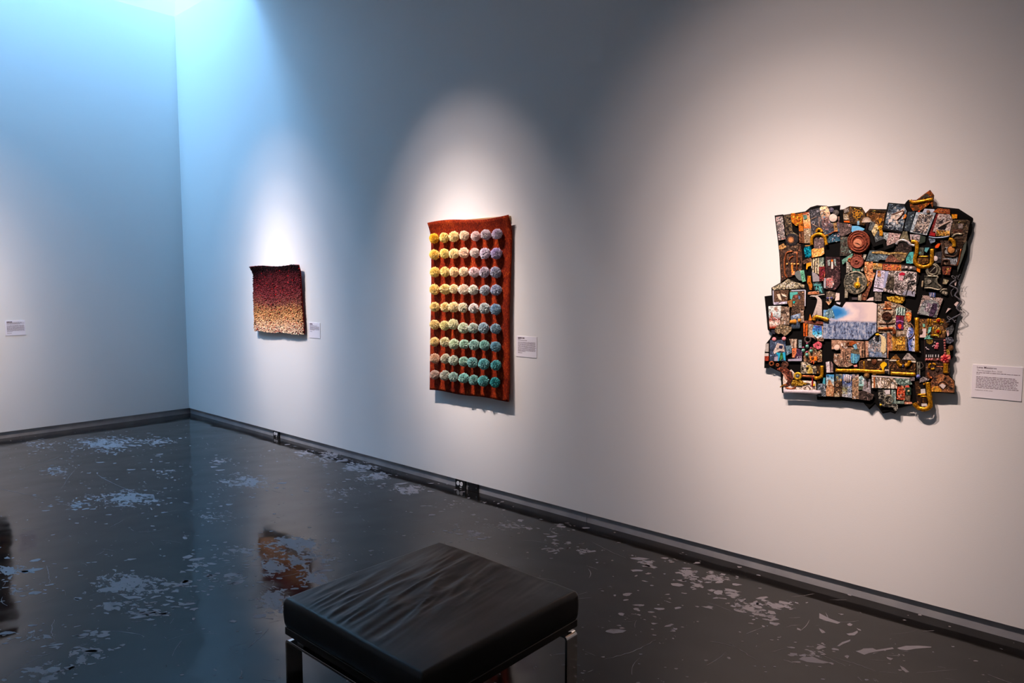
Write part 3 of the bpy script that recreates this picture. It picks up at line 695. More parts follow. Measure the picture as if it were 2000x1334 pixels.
        mk = ramp(nt, [(.47, (0,0,0,1)), (.53, (1,1,1,1))]); L(sp.outputs[2], mk.inputs[0])
        mx = nd(nt, 'ShaderNodeMix', data_type='RGBA'); L(mk.outputs[0], mx.inputs[0]); L(sea.outputs[0], mx.inputs[6]); L(sky.outputs[0], mx.inputs[7]); src = mx.outputs[2]
        h = cz.outputs[0]
    else:                       # plain cloth
        hs = nd(nt, 'ShaderNodeHueSaturation'); hs.inputs['Color'].default_value = L8(cols[0])
        r2 = ramp(nt, [(.3, (.78,)*3+(1,)), (.7, (1.1,)*3+(1,))]); L(fine.outputs[0], r2.inputs[0]); L(r2.outputs[0], hs.inputs['Value']); src = hs.outputs[0]
    if kind not in ('sea', 'plain'):
        d1 = nd(nt, 'ShaderNodeTexNoise', Scale=150.0, Detail=3.0, Roughness=.7, Distortion=1.0); L(vec, d1.inputs['Vector'])
        d2 = ramp(nt, [(.36, (.3,)*3+(1,)), (.46, (.9,)*3+(1,)), (.54, (1.35,)*3+(1,)), (.66, (2.3,)*3+(1,))]); L(d1.outputs[0], d2.inputs[0])
        mm = nd(nt, 'ShaderNodeMix', data_type='RGBA', blend_type='MULTIPLY'); mm.inputs[0].default_value = .75 if metal < .1 else .3
        L(src, mm.inputs[6]); L(d2.outputs[0], mm.inputs[7]); src = mm.outputs[2]
    L(src, bs.inputs['Base Color']); bump(nt, bs, h, bmp, .0015)
    _mats[key] = mt; return mt
def prism(name, pts, mat, layer, thick=.0022, parent=None):
    """pts: picture positions; becomes a scrap of real thickness lying on the layers below"""
    _count[0] += 1
    y0 = BASE + .0017*layer + .000004*_count[0] - .001
    rn_ = random.Random(_count[0]); W = [wpt(px, py, y0) for px, py in pts]; c = sum(W, Vector())/len(W)
    lift = rn_.uniform(0, .0012)
    tilt = Vector((rn_.uniform(-1, 1), 0, rn_.uniform(-1, 1)))*.02
    bm = bmesh.new()
    back = [bm.verts.new(p - c) for p in W]
    fr = []
    for p in W:
        d = p - c; fr.append(bm.verts.new(Vector((d.x*.985, d.y - thick - lift - min(.0010, abs(tilt.dot(d))), d.z*.985))))
    n = len(W)
    try:
        bm.faces.new(fr); bm.faces.new(back[::-1])
    except ValueError: pass
    for k in range(n): bm.faces.new((back[k], back[(k+1) % n], fr[(k+1) % n], fr[k]))
    o = link(name, from_bm(name, bm), mat, None); par = parent or quilt; o.parent = par
    o.location = c if par is quilt else c - parent.location
    return o
_scraps = []
def patch(t, pts, kind, cols, scale=60, layer=2, name='fabric_scrap', rough=.75, metal=0.0, thick=.0022):
    o = prism(name, [tp(t, *p) for p in pts], fab(kind, cols, scale, rough, metal), layer, thick)
    if kind not in ('plain', 'sea') and metal < .1: _scraps.append(([tp(t, *p) for p in pts], cols, BASE + .0017*layer + .000004*_count[0] + thick + .0008))
    return o
def disc(t, x, y, r_, kind, cols, scale=80, layer=4, name='disc', dome=.3, rough=.5, metal=0.0, prof=None, ry=None, n=20, parent=None):
    """round piece with a turned profile: prof = [(radius fraction, height in m), ...] from rim to centre"""
    _count[0] += 1
    cx, cy = tp(t, x, y); rp_ = r_/SC; ryp = (ry or r_)/SC; y0 = BASE + .0017*layer
    c = wpt(cx, cy, y0)
    prof = prof or [(1, 0), (1, .003), (.9, .0045), (.5, .0045 + dome*.004), (.0, .0045 + dome*.006)]
    v, f = [], []
    for k, (fr_, h) in enumerate(prof):
        if fr_ == 0: v.append(c*0 + Vector((0, -h, 0))); continue
        for q in range(n):
            a = 2*math.pi*q/n; p = wpt(cx + math.cos(a)*rp_*fr_, cy + math.sin(a)*ryp*fr_, y0) - c; v.append(p + Vector((0, -h, 0)))
    m_ = len([1 for p in prof if p[0] > 0])
    for k in range(m_-1):
        for q in range(n): l = (q+1) % n; f.append((k*n+q, k*n+l, (k+1)*n+l, (k+1)*n+q))
    if prof[-1][0] == 0:
        for q in range(n): f.append(((m_-1)*n+q, (m_-1)*n+(q+1) % n, len(v)-1))
    else: f.append(tuple((m_-1)*n+q for q in range(n)))
    me = mesh(name, v, f); bm = bmesh.new(); bm.from_mesh(me); bmesh.ops.recalc_face_normals(bm, faces=bm.faces); bm.to_mesh(me); bm.free()
    o = link(name, me, fab(kind, cols, scale, rough, metal), None); par = parent or quilt; o.parent = par
    o.location = c if par is quilt else c - parent.location
    return o
def pipe(t, pts, r_px, kind, cols, layer=4, name='brass_pipe', scale=90, rough=.35, metal=.55, sub=4, closed=False, n=8, collars=True, parent=None):
    _count[0] += 1
    rw = r_px/405.0; y0 = BASE + .0017*layer + rw*.6
    P = [wpt(*tp(t, *p), y0) for p in pts]; c = P[0].copy(); P = [p - c for p in P]
    if not closed and sub > 1 and len(P) > 2: P = smooth_path(P, sub)
    elif not closed and len(P) == 2: P = [P[0].lerp(P[1], k/6) for k in range(7)]
    rad_ = [rw]*len(P)
    if collars and r_px > 2 and not closed:
        rad_ = [rw*(1.22 if (k % 7 in (0,)) else 1.0) for k in range(len(P))]
    me = tube_mesh(name, P, rad_, n, closed)
    for vv in me.vertices: vv.co.y *= .6
    o = link(name, me, fab(kind, cols, scale, rough, metal), None); o.parent = quilt; o.location = c
    return o
def ring(t, x, y, R_, r_px, kind, cols, layer=4, name='ring', rough=.4, metal=.5):
    return pipe(t, [(x + R_*math.cos(2*math.pi*k/20), y + R_*math.sin(2*math.pi*k/20)) for k in range(20)], r_px, kind, cols, layer, name, 90, rough, metal, 1, True, 6)
def star(t, x, y, r0, r1, spikes, kind, cols, layer=5, name='sunburst'):
    return patch(t, [(x + (r1 if k % 2 == 0 else r0)*math.cos(math.pi*k/spikes), y + (r1 if k % 2 == 0 else r0)*math.sin(math.pi*k/spikes)) for k in range(2*spikes)], kind, cols, 120, layer, name)
GOLD = [(92, 50, 4), (190, 126, 14), (242, 186, 46)]; COPPER = [(96, 48, 26), (160, 84, 44), (206, 122, 72)]; RUST = [(74, 32, 22), (120, 58, 40), (150, 82, 60)]
STONE = [(96, 90, 76), (140, 132, 112), (176, 166, 142)]; SILVER = [(140, 132, 132), (190, 180, 178), (216, 206, 204)]
BLACK = [(9, 8, 8)]

# felt backing, black, jagged
out = [('A',365,455),('A',550,430),('A',562,442),('A',1030,365),('A',1140,275),('A',1290,232),('A',1500,245),('A',1520,260),('B',240,228),('B',228,328),('B',300,320),('B',440,250),('B',710,275),('B',785,402),('B',875,312),('B',1250,318),
 ('B',1280,175),('B',1640,205),('C',120,370),('C',155,335),('C',240,360),('C',520,330),('C',690,470),('C',1250,530),('C',1560,730),('C',1570,780),('C',1530,850),('C',1555,940),('C',1530,1060),('C',1440,1260),('F',1455,160),('F',1440,330),('F',1330,680),('F',1290,780),('F',1240,900),('F',1220,1010),
 ('F',1270,1210),('I',1230,60),('I',1270,110),('I',1200,220),('I',1280,300),('I',1220,470),('I',1190,600),('I',1150,850),('I',1130,1300),('L',1285,150),('L',1285,480),('L',1390,610),('L',1380,875),('L',880,850),('L',890,1150),('L',840,1240),('L',730,1275),('L',560,1225),('L',470,1110),
 ('K',1500,1080),('K',1430,1205),('K',1330,1165),('K',1155,1200),('K',1000,985),('K',870,1115),('K',740,965),('K',280,915),('J',1290,905),('J',1278,790),('J',560,752),('J',525,750),('J',490,300),('J',270,190),('J',245,215),('J',140,210),('G',150,1110),('G',180,900),('G',260,800),('G',320,700),('G',215,595),('G',165,60),('D',145,985),('D',300,965),('D',295,800),('D',490,690),('D',495,600),('D',465,60),('A',440,1050)]
_bk = BASE; BASE = .020
bk = prism('felt_backing', [tp(*p) for p in out], fab('plain', BLACK, 60, .95), 0, .008); bk['label'] = 'jagged black felt backing'
BASE = _bk

# ---- upper left
patch('A', [(395,490),(545,465),(605,975),(460,1000)], 'print', [(60,55,70),(120,110,100),(200,195,195),(190,60,40)], 45, 2)
patch('A', [(570,460),(720,420),(760,800),(900,900),(640,930),(605,780)], 'noise', [(34,28,25),(62,52,44),(140,120,84)], 80, 2)
patch('A', [(720,405),(800,400),(820,430),(970,400),(1000,800),(900,800),(890,680),(830,680),(740,600),(725,540)], 'brick', [(226,118,14),(250,165,40),(110,36,8)], 70, 3)
patch('A', [(980,400),(1120,370),(1160,730),(1010,740)], 'vgrad', [(225,110,36),(252,196,140),(150,74,44)], 60, 2)
patch('A', [(990,450),(1060,435),(1075,520),(1005,545)], 'noise', [(50,98,90),(110,150,140)], 90, 4)
patch('A', [(1000,730),(1165,730),(1150,1060),(1020,1060)], 'brick', [(190,165,130),(220,195,160),(66,50,40)], 60, 2)
patch('A', [(900,800),(1005,800),(1020,1060),(900,1040)], 'noise', [(70,36,22),(110,70,44),(40,24,18)], 70, 1)
patch('A', [(1110,345),(1340,285),(1420,800),(1170,900),(1150,480)], 'noise', [(40,40,46),(62,62,68),(118,116,120)], 40, 2)
for a, b_ in [((1150,540),(1280,480)), ((1180,640),(1300,700)), ((1330,480),(1335,720))]: pipe('A', [a, b_], .7, 'plain', [(170,140,120)], 4, 'stitched_line', metal=0)
patch('A', [(1345,290),(1380,262),(1500,255),(1560,320),(1580,470),(1700,460),(1778,480),(1790,1010),(1520,1060),(1420,820)], 'vgrad', [(44,84,104),(58,60,74),(120,90,86),(236,196,152)], 30, 2)
ck = disc('A', 1640, 510, 88, 'plain', [(224,206,192)], 60, 5, 'clock_dial'); ring('A', 1640, 510, 88, 1.1, 'plain', [(60,52,48)], 5, 'dial_rim')
disc('A', 1600, 335, 52, 'cells', [(110,104,124),(60,56,70)], 120, 4, 'button'); disc('A', 1700, 400, 66, 'cells', [(54,50,48),(96,90,86)], 120, 4, 'cog_wheel')
patch('A', [(1640,590),(1705,590),(1745,800),(1665,810)], 'brick', [(188,146,92),(214,172,112),(90,60,34)], 70, 4)
pipe('A', [(1540,870),(1610,830),(1680,800),(1730,800)], 1.2, 'noise', COPPER, 5, 'tool_handle')
disc('A', 745, 980, 142, 'noise', [(24,24,28),(44,42,44)], 60, 3, 'dark_disc', .1)
for k in range(24):
    a = 2*math.pi*k/24; pipe('A', [(745+60*math.cos(a), 980+60*math.sin(a)), (745+128*math.cos(a), 980+128*math.sin(a))], .35, 'plain', [(110,100,90)], 5, 'spoke', metal=0, n=4)
star('A', 720, 985, 38, 86, 14, 'plain', [(206,140,88)], 6)
patch('A', [(465,1110),(560,1060),(635,1140),(540,1190),(470,1190)], 'noise', [(150,104,58),(206,160,98)], 70, 3)
patch('A', [(630,1040),(900,1060),(880,1200),(600,1240)], 'noise', [(34,26,24),(70,56,46),(130,100,74)], 90, 3)
patch('A', [(1225,900),(1430,900),(1450,1160),(1220,1190)], 'noise', [(56,46,50),(96,82,82),(130,104,96)], 40, 3)
pipe('A', [(1170,1095),(1170,970),(1210,895),(1290,860),(1370,860),(1440,905),(1470,985),(1490,1095)], 3.1, 'noise', GOLD, 5)
pipe('A', [(1268,815),(1288,768),(1330,748),(1372,770),(1395,815)], 2.6, 'noise', GOLD, 6)
disc('A', 1505, 890, 28, 'noise', GOLD, 80, 6, 'brass_knob', 1, .35, .5)
patch('D', [(1035,-93),(1165,-110),(1165,110),(1120,140),(1040,135),(1005,-40)], 'cells', [(30,160,182),(0,112,136),(0,60,80)], 90, 4, 'glass_vial', .3)
patch('D', [(1030,-125),(1150,-130),(1150,-105),(1030,-95)], 'plain', [(150,110,60)], 60, 5, 'vial_cap')
patch('D', [(1170,-20),(1210,-50),(1330,-45),(1440,-80),(1450,60),(1380,110),(1180,150)], 'noise', [(186,96,34),(230,156,78),(246,206,140)], 35, 4)
# ---- engine panel, left
patch('D', [(465,-100),(930,-150),(970,100),(965,420),(790,480),(760,560),(630,590),(500,690),(490,260)], 'noise', [(34,25,22),(64,46,38),(104,68,46)], 60, 1)
pipe('D', [(640,580),(590,500),(580,250),(600,110),(640,30),(760,10)], 1.6, 'noise', COPPER, 3, 'copper_rail'); pipe('D', [(850,30),(855,240),(848,430)], 1.5, 'noise', COPPER, 3, 'copper_rail')
pipe('D', [(680,210),(700,160),(770,115)], 1.5, 'noise', COPPER, 3, 'copper_rail'); pipe('D', [(740,260),(745,380),(760,480)], 1.8, 'plain', [(246,150,60)], 3, 'amber_rod', metal=0)
for x in (640, 740, 800, 880): disc('D', x, 285, 20, 'plain', [(240,176,96)], 60, 4, 'rivet')
patch('D', [(730,440),(810,440),(800,520),(740,530)], 'noise', [(222,112,62),(252,180,120)], 60, 4)
patch('D', [(790,480),(870,430),(920,430),(960,650),(900,640),(840,580)], 'plain', [(108,116,116)], 60, 3)
patch('D', [(920,430),(1005,415),(1045,660),(970,680)], 'noise', [(78,146,120),(122,192,154)], 50, 4, 'ticket')
patch('D', [(1060,250),(1165,245),(1160,320),(1095,340),(1075,400),(1055,400)], 'plain', [(246,160,30)], 60, 4)
patch('D', [(970,220),(1160,130),(1165,240),(1000,290)], 'cells', [(116,84,68),(50,34,26)], 130, 4, 'lace_strip')
patch('D', [(1170,180),(1330,150),(1335,510),(1200,460),(1165,380)], 'bands', [(38,34,30),(190,170,130),(206,190,156)], 26, 3)
patch('D', [(1180,450),(1280,500),(1340,570),(1340,665),(1200,670)], 'plain', [(152,146,150)], 60, 4)
patch('D', [(1340,150),(1440,140),(1445,340),(1335,340)], 'noise', [(60,80,78),(110,128,118),(180,160,120)], 40, 3)
patch('D', [(1335,350),(1465,340),(1465,520),(1440,660),(1340,660)], 'print', [(80,24,40),(116,36,34),(206,92,60)], 40, 3)
patch('D', [(1480,130),(1790,140),(1800,700),(1690,860),(1470,830),(1470,560)], 'noise', [(24,15,17),(52,33,36),(84,58,58)], 45, 2)
patch('D', [(1600,235),(1636,235),(1640,390),(1602,390)], 'plain', [(232,222,212)], 60, 4, 'bottle_print'); patch('D', [(1598,190),(1636,190),(1636,238),(1598,238)], 'plain', [(226,112,30)], 60, 4)
patch('D', [(1515,200),(1580,190),(1570,330),(1530,320)], 'noise', [(110,130,128),(170,180,176)], 60, 3); patch('D', [(1650,180),(1690,170),(1710,330),(1680,320)], 'noise', [(100,124,122),(150,170,166)], 60, 3)
patch('D', [(1490,590),(1630,580),(1660,740),(1610,815),(1500,790)], 'print', [(110,120,124),(170,60,60),(214,190,176),(90,60,50)], 50, 4)
patch('D', [(1430,590),(1480,590),(1480,810),(1440,810)], 'plain', [(170,172,182)], 60, 3)
# ---- hooded panel and frames, left edge
patch('D', [(315,800),(560,680),(650,600),(770,660),(1020,740),(1010,810),(330,850)], 'veins', [(150,140,115),(34,30,26),(196,184,152)], 70, 3)
patch('D', [(335,860),(680,850),(640,1150),(345,1170)], 'noise', [(52,37,29),(84,62,48),(116,90,70)], 35, 2)
patch('D', [(415,945),(480,930),(520,1080),(470,1060)], 'plain', [(236,216,190)], 60, 4); patch('D', [(515,925),(600,960),(635,1005),(540,980)], 'plain', [(236,220,200)], 60, 4)
patch('D', [(350,1120),(640,1095),(640,1150),(350,1170)], 'noise', [(140,134,160),(206,202,216)], 60, 4); patch('D', [(325,860),(350,860),(358,1140),(338,1150)], 'plain', [(176,176,190)], 60, 4)
patch('D', [(700,860),(1040,850),(1020,1290),(720,1210)], 'noise', [(52,39,31),(90,66,50),(124,94,70)], 35, 2)
patch('D', [(700,900),(870,890),(870,940),(770,960),(740,1060),(705,1040)], 'plain', [(88,182,172)], 60, 4); patch('D', [(760,1100),(820,1090),(790,1150)], 'plain', [(0,186,176)], 60, 4)
patch('D', [(800,960),(870,955),(860,1020),(820,1030)], 'plain', [(150,84,76)], 60, 4); patch('D', [(885,970),(925,990),(920,1050),(890,1050)], 'plain', [(92,124,160)], 60, 4)
patch('D', [(1020,850),(1048,860),(1042,1200),(1020,1200)], 'plain', [(196,196,208)], 60, 4); patch('D', [(730,850),(1030,842),(1030,866),(730,880)], 'plain', [(170,174,190)], 60, 4)
patch('D', [(640,1090),(750,1050),(750,1220),(690,1220)], 'noise', [(104,68,36),(168,120,70)], 50, 4)
patch('D', [(1085,540),(1155,545),(1160,680),(1190,740),(1180,850),(1130,850),(1110,760),(1080,700)], 'brick', [(246,152,30),(222,112,22),(110,50,10)], 70, 4)
patch('D', [(1200,690),(1380,690),(1440,930),(1340,940),(1240,850)], 'noise', [(30,34,36),(48,56,58),(96,170,170)], 50, 2)
for a, b_ in [((1280,770),(1270,850)), ((1330,770),(1400,920)), ((1230,745),(1370,745)), ((1350,800),(1350,890))]: pipe('D', [a, b_], 1.3, 'plain', [(88,176,176)], 4, 'stitched_line', metal=0)
patch('D', [(1090,890),(1330,870),(1340,940),(1090,950)], 'brick', [(220,130,70),(240,190,150),(110,60,40)], 60, 4)
rn = random.Random(21)
for k in range(11):
    s_ = rn.uniform(-1, 1); ex = 1180 + 21*k; ey = 1480 + rn.uniform(-60, 90) - 10*abs(k-8)
    pipe('D', [(1130+8*k, 985+rn.uniform(-8, 8)), (1230+6*k, 985+rn.uniform(-6, 10)), (1300+8*k, 1080+rn.uniform(-20, 20)), ((1320+6*k+ex)/2, 1260), (ex, ey)], .75, 'plain', [(206,192,184)], 5, 'white_cord', metal=0, rough=.8, n=5)
pipe('D', [(1230,985),(1340,960),(1450,945)], .9, 'plain', [(214,200,190)], 5, 'white_cord', metal=0)
patch('D', [(1490,890),(1560,870),(1670,900),(1700,990),(1620,1080),(1580,1170),(1530,1170),(1490,1090)], 'cells', [(112,96,80),(60,50,42),(150,135,115)], 120, 4, 'lace_motif')
disc('D', 1520, 1030, 28, 'plain', [(84,82,132)], 60, 6, 'glass_stone', 1, .2); disc('D', 1605, 1025, 28, 'plain', [(84,82,132)], 60, 6, 'glass_stone', 1, .2)
patch('D', [(1480,1100),(1610,1100),(1545,1180)], 'cells', [(236,200,160),(206,136,84)], 140, 5)
patch('D', [(1700,910),(1780,920),(1775,1070),(1680,1085)], 'plain', [(228,206,196)], 60, 2)
# ---- upper middle
patch('B', [(300,320),(440,255),(705,275),(790,410),(780,650),(490,620),(310,590)], 'noise', [(24,18,16),(58,42,28),(156,110,44)], 70, 2)
patch('B', [(305,420),(400,430),(430,540),(310,560)], 'cells', [(200,180,150),(96,80,62)], 110, 3); patch('B', [(320,310),(420,290),(430,380),(320,400)], 'cells', [(30,26,28),(170,160,150)], 100, 3)
def strip(t, a, b_, w, cols, layer=4, name='gold_lace_edge', scale=110):
    (x0, y0), (x1, y1) = a, b_; return patch(t, [(x0, y0-w), (x1, y1-w), (x1, y1+w), (x0, y0+w)], 'dots', cols, scale, layer, name)
GL = [(176,128,36),(206,154,60),(40,26,10)]
strip('B', (490,282), (705,306), 24, GL); strip('B', (450,612), (770,652), 22, GL); strip('B', (868,344), (1230,372), 22, GL)
patch('B', [(315,575),(440,570),(440,610),(320,600)], 'plain', [(226,98,16)], 60, 4)
for k in range(7):
    a = 2*math.pi*k/7; ring('B', 600+62*math.cos(a), 425+66*math.sin(a), 30, .8, 'noise', GOLD, 3, 'gold_filigree')
ring('B', 600, 425, 24, .8, 'noise', GOLD, 3, 'gold_filigree')
patch('B', [(800,400),(880,320),(1230,350),(1150,800),(1060,740),(1000,640),(910,560),(820,560)], 'noise', [(46,27,14),(92,57,26),(140,92,40)], 80, 2)
patch('B', [(1050,690),(1150,670),(1140,760),(1165,820),(1150,900),(1090,890),(1085,790)], 'noise', [(170,110,12),(206,142,24)], 40, 4)
patch('B', [(1070,540),(1130,500),(1140,580),(1090,640)], 'noise', GOLD, 60, 3)
for k in range(14):
    a = math.pi*(.05 + k/13*1.0) + math.pi*.95; pipe('B', [(810, 600), (810+105*math.cos(a), 600+110*math.sin(a))], .6, 'plain', [(222,204,186)], 5, 'burst_thread', metal=0, n=4)
patch('B', [(220,610),(490,640),(470,830),(330,900),(240,910),(215,690)], 'noise', [(54,44,42),(84,70,68),(110,92,88)], 30, 2)
patch('B', [(490,680),(620,680),(770,745),(740,785),(620,790),(500,820),(480,800)], 'plain', [(106,182,226)], 60, 3); patch('B', [(608,570),(650,570),(656,660),(606,660)], 'plain', [(140,184,212)], 60, 4)
patch('B', [(785,620),(830,600),(865,620),(850,690),(820,760),(790,760),(800,690)], 'plain', [(28,16,16)], 60, 5)
patch('B', [(900,580),(1010,560),(1010,640),(920,800),(840,760)], 'noise', [(76,80,80),(106,110,110)], 60, 2)
patch('B', [(1000,640),(1065,660),(1060,760),(980,920),(915,800)], 'cells', [(226,206,156),(176,150,98)], 90, 3)
patch('B', [(1060,780),(1160,920),(1190,960),(1000,1040),(980,930)], 'noise', [(58,64,68),(90,96,98)], 50, 2)
patch('B', [(740,780),(860,780),(940,850),(990,1060),(1210,960),(1240,1120),(1440,1045),(1400,1140),(1200,1210),(1165,1070),(960,1140),(890,1000),(880,880)], 'plain', BLACK, 60, 5, 'black_zigzag_band')
md = disc('B', 645, 1025, 246, 'noise', RUST, 70, 5, 'rust_medallion', prof=[(1,0),(1,.008),(.93,.012),(.88,.008),(.80,.008),(.74,.013),(.68,.009),(.58,.009),(.52,.013),(.45,.008),(.0,.008)], n=32, rough=.6)
md['label'] = 'round rust-coloured clock medallion'
fc = disc('B', 615, 1060, 96, 'plain', [(196,128,96)], 80, 8.2, 'dial_face', .2, n=24, parent=md)
for (a, ln) in [(.5, 60), (3.4, 70)]:
    x1, y1 = 615+ln*math.cos(a), 1060+ln*math.sin(a); prism('clock_hand', [tp('B', 615+5*math.sin(a), 1060-5*math.cos(a)), tp('B', x1, y1), tp('B', 615-5*math.sin(a), 1060+5*math.cos(a))], fab('plain', [(60,28,22)]), 12.5, .001, md)
for (x, y) in [(745,900),(805,975),(820,1060),(780,1130)]: disc('B', x, y, 26, 'plain', [(70,28,20)], 60, 8, 'stud', .6, parent=md)
patch('B', [(235,920),(400,915),(400,1080),(520,1240),(500,1330),(230,1330),(240,1100)], 'noise', [(40,36,34),(76,66,58),(96,128,118)], 40, 2)
patch('E', [(380,130),(520,50),(490,150),(400,210),(290,300),(270,200)], 'noise', [(70,110,96),(120,176,158)], 50, 3)
cf = patch('B', [(1280,175),(1640,205),(1700,380),(1590,840),(1150,770),(1240,350)], 'plain', BLACK, 60, 3, 'picture_card')
patch('B', [(1300,200),(1620,225),(1680,360),(1580,800),(1180,740),(1260,380)], 'print', [(36,40,48),(74,92,110),(150,162,168),(214,206,200)], 18, 4)
patch('B', [(1340,440),(1600,320),(1640,330),(1600,420),(1480,560),(1500,640),(1460,650),(1440,560),(1330,520)], 'noise', [(196,170,150),(236,222,208)], 60, 5); patch('B', [(1280,540),(1370,520),(1370,590),(1290,610)], 'plain', [(226,214,206)], 60, 5)
pipe('B', [(1600,520),(1640,500),(1655,460),(1630,440)], 1.8, 'plain', [(236,132,40)], 6, 'orange_cord', metal=0)
pipe('B', [(1340,440),(1480,390),(1590,350),(1600,400),(1540,480),(1460,560)], .8, 'plain', [(110,66,44)], 7, 'stitched_line', metal=0)
patch('B', [(1290,825),(1560,850),(1500,1010),(1420,1060),(1250,1110),(1240,1040)], 'noise', [(136,112,112),(176,150,140)], 30, 2); patch('B', [(1170,820),(1290,830),(1250,1000),(1180,960)], 'noise', [(110,124,126),(164,178,178)], 50, 2)
pipe('B', [(1450,1080),(1500,1010),(1590,990),(1690,1020),(1770,1090),(1850,1110)], 2.3, 'noise', SILVER, 5, 'silver_arc'); 
patch('B', [(1480,1080),(1600,1040),(1720,1070),(1790,1150),(1790,1260),(1400,1230)], 'noise', [(30,24,23),(56,44,40)], 40, 3)
patch('B', [(1600,800),(1690,800),(1740,1000),(1540,960)], 'noise', [(60,58,44),(150,140,110)], 60, 2)
# ---- middle: slate triangles
patch('E', [(880,-10),(1120,0),(1190,60),(1060,240),(790,220)], 'noise', [(58,70,78),(92,108,112)], 50, 2); patch('E', [(1120,30),(1290,80),(1220,200),(1090,190)], 'noise', [(78,90,98),(110,126,134)], 50, 3)
patch('E', [(1230,180),(1330,60),(1560,250),(1210,240)], 'noise', [(88,56,46),(126,80,62)], 50, 3); patch('E', [(1390,60),(1500,20),(1690,60),(1640,200),(1560,240),(1430,150)], 'noise', [(78,62,48),(100,82,62),(150,124,78)], 50, 3)
patch('E', [(920,20),(1100,0),(1300,40),(1500,20),(1690,60),(1690,90),(1500,60),(1300,80),(920,50)], 'cells', [(190,160,100),(110,84,44)], 120, 4, 'gold_lace_edge')
patch('E', [(1680,170),(1779,60),(1790,280),(1680,270)], 'noise', [(54,150,150),(96,196,190)], 40, 3)
# ---- middle: cogs and the big watch
patch('E', [(530,20),(690,20),(720,110),(530,120)], 'cells', [(120,58,42),(50,22,18)], 110, 4)
cg = disc('E', 600, 235, 148, 'noise', [(100,50,40),(146,80,64)], 70, 5, 'rust_cog', prof=[(1,0),(1,.006),(.92,.009),(.84,.006),(.4,.006),(.3,.010),(.2,.010),(.16,.004),(0,.004)], n=26, rough=.6); ring('E', 445, 200, 33, 1.6, 'noise', COPPER, 6, 'rust_ring')
for pts in [[(370,230),(440,260),(440,470),(370,480)], [(740,70),(810,80),(770,200),(730,150)], [(670,370),(740,340),(740,440),(690,440)], [(450,300),(500,330),(500,430),(450,430)]]: patch('E', pts, 'noise', [(104,100,90),(166,160,146)], 60, 3)
patch('E', [(510,375),(660,375),(670,470),(640,520),(510,500)], 'noise', [(44,84,76),(90,152,132)], 40, 5)
wt_ = disc('E', 565, 690, 232, 'cells', [(70,74,66),(36,40,36),(150,140,120)], 80, 4, 'watch_case', prof=[(1,0),(1,.008),(.95,.010),(.90,.006),(0,.006)], n=28, rough=.5)
wt_['label'] = 'large gunmetal watch case with gold dial'
ring('E', 565, 690, 238, 1.7, 'noise', STONE, 6, 'case_rim')
for x, y, r_ in [(400,675,62),(390,555,50),(462,575,40),(430,790,42),(540,835,36),(470,660,40)]:
    disc('E', x, y, r_, 'cells', [(120,118,106),(44,46,42)], 150, 7, 'cog_wheel', prof=[(1,0),(1,.003),(.6,.004),(.4,.002),(0,.002)], n=14)
disc('E', 605, 745, 70, 'noise', [(190,130,20),(240,186,50)], 80, 8, 'gold_dial', rough=.35, metal=.5); disc('E', 605, 745, 34, 'plain', [(250,200,40)], 80, 10, 'gold_hub', 1); patch('E', [(600,585),(640,585),(638,690),(604,690)], 'noise', [(200,150,50),(236,200,110)], 60, 8)
patch('E', [(340,820),(410,860),(400,1020),(330,1020)], 'noise', STONE, 60, 4); patch('E', [(630,900),(700,890),(690,1080),(620,1070)], 'noise', STONE, 60, 4)
patch('E', [(800,560),(860,670),(830,740),(790,780),(770,720)], 'noise', [(80,50,22),(136,92,48)], 60, 3); patch('E', [(785,720),(845,710),(840,755),(790,760)], 'plain', [(226,160,26)], 60, 5)
patch('E', [(770,240),(945,230),(945,470),(1000,480),(930,690),(840,640),(790,540),(760,430)], 'noise', [(140,80,50),(192,124,78),(222,160,114)], 22, 2); patch('E', [(850,670),(940,690),(880,850),(800,1075),(690,1070),(720,930),(800,830)], 'bands', [(92,52,36),(134,84,58)], 20, 2)
patch('E', [(870,1020),(960,1000),(960,1080),(800,1080)], 'plain', [(216,196,190)], 60, 2); patch('E', [(490,1010),(610,1010),(610,1060),(490,1060)], 'plain', [(70,64,68)], 60, 3)
# ---- picture strip and crowd
patch('E', [(940,240),(1779,290),(1960,560),(1930,720),(1000,480),(935,460)], 'plain', [(20,15,14)], 60, 1)
patch('E', [(950,265),(1150,280),(1150,415),(940,400)], 'vgrad', [(140,130,100),(160,120,70),(226,156,62)], 60, 3); patch('E', [(1160,280),(1350,290),(1350,430),(1160,410)], 'print', [(120,50,36),(212,108,68),(244,176,118)], 40, 3)
patch('E', [(1350,290),(1560,300),(1560,430),(1350,430)], 'print', [(130,60,40),(226,140,58),(90,50,46)], 40, 3); patch('F', [(0,530),(340,560),(330,640),(0,620)], 'noise', [(62,52,52),(108,94,90)], 60, 3)
disc('F', 115, 580, 28, 'plain', [(216,206,200)], 60, 5, 'button'); disc('F', 215, 590, 31, 'plain', [(216,206,200)], 60, 5, 'button'); patch('F', [(345,560),(430,570),(410,700),(340,660)], 'plain', [(236,122,20)], 60, 4)
patch('E', [(1030,420),(1210,430),(1170,890),(955,880),(990,640)], 'noise', [(150,144,166),(186,180,200),(208,202,216)], 20, 3); patch('E', [(1050,430),(1110,430),(1120,560),(1045,560)], 'print', [(120,60,30),(222,152,80),(240,200,150)], 60, 4)
pipe('E', [(970,790),(1060,810),(1160,830)], .9, 'plain', [(60,52,56)], 5, 'stitched_line', metal=0)
patch('E', [(1215,440),(1480,430),(1700,440),(1900,470),(1880,960),(1650,990),(1170,880)], 'print', [(52,43,40),(112,102,98),(204,192,190),(232,218,206)], 42, 3)
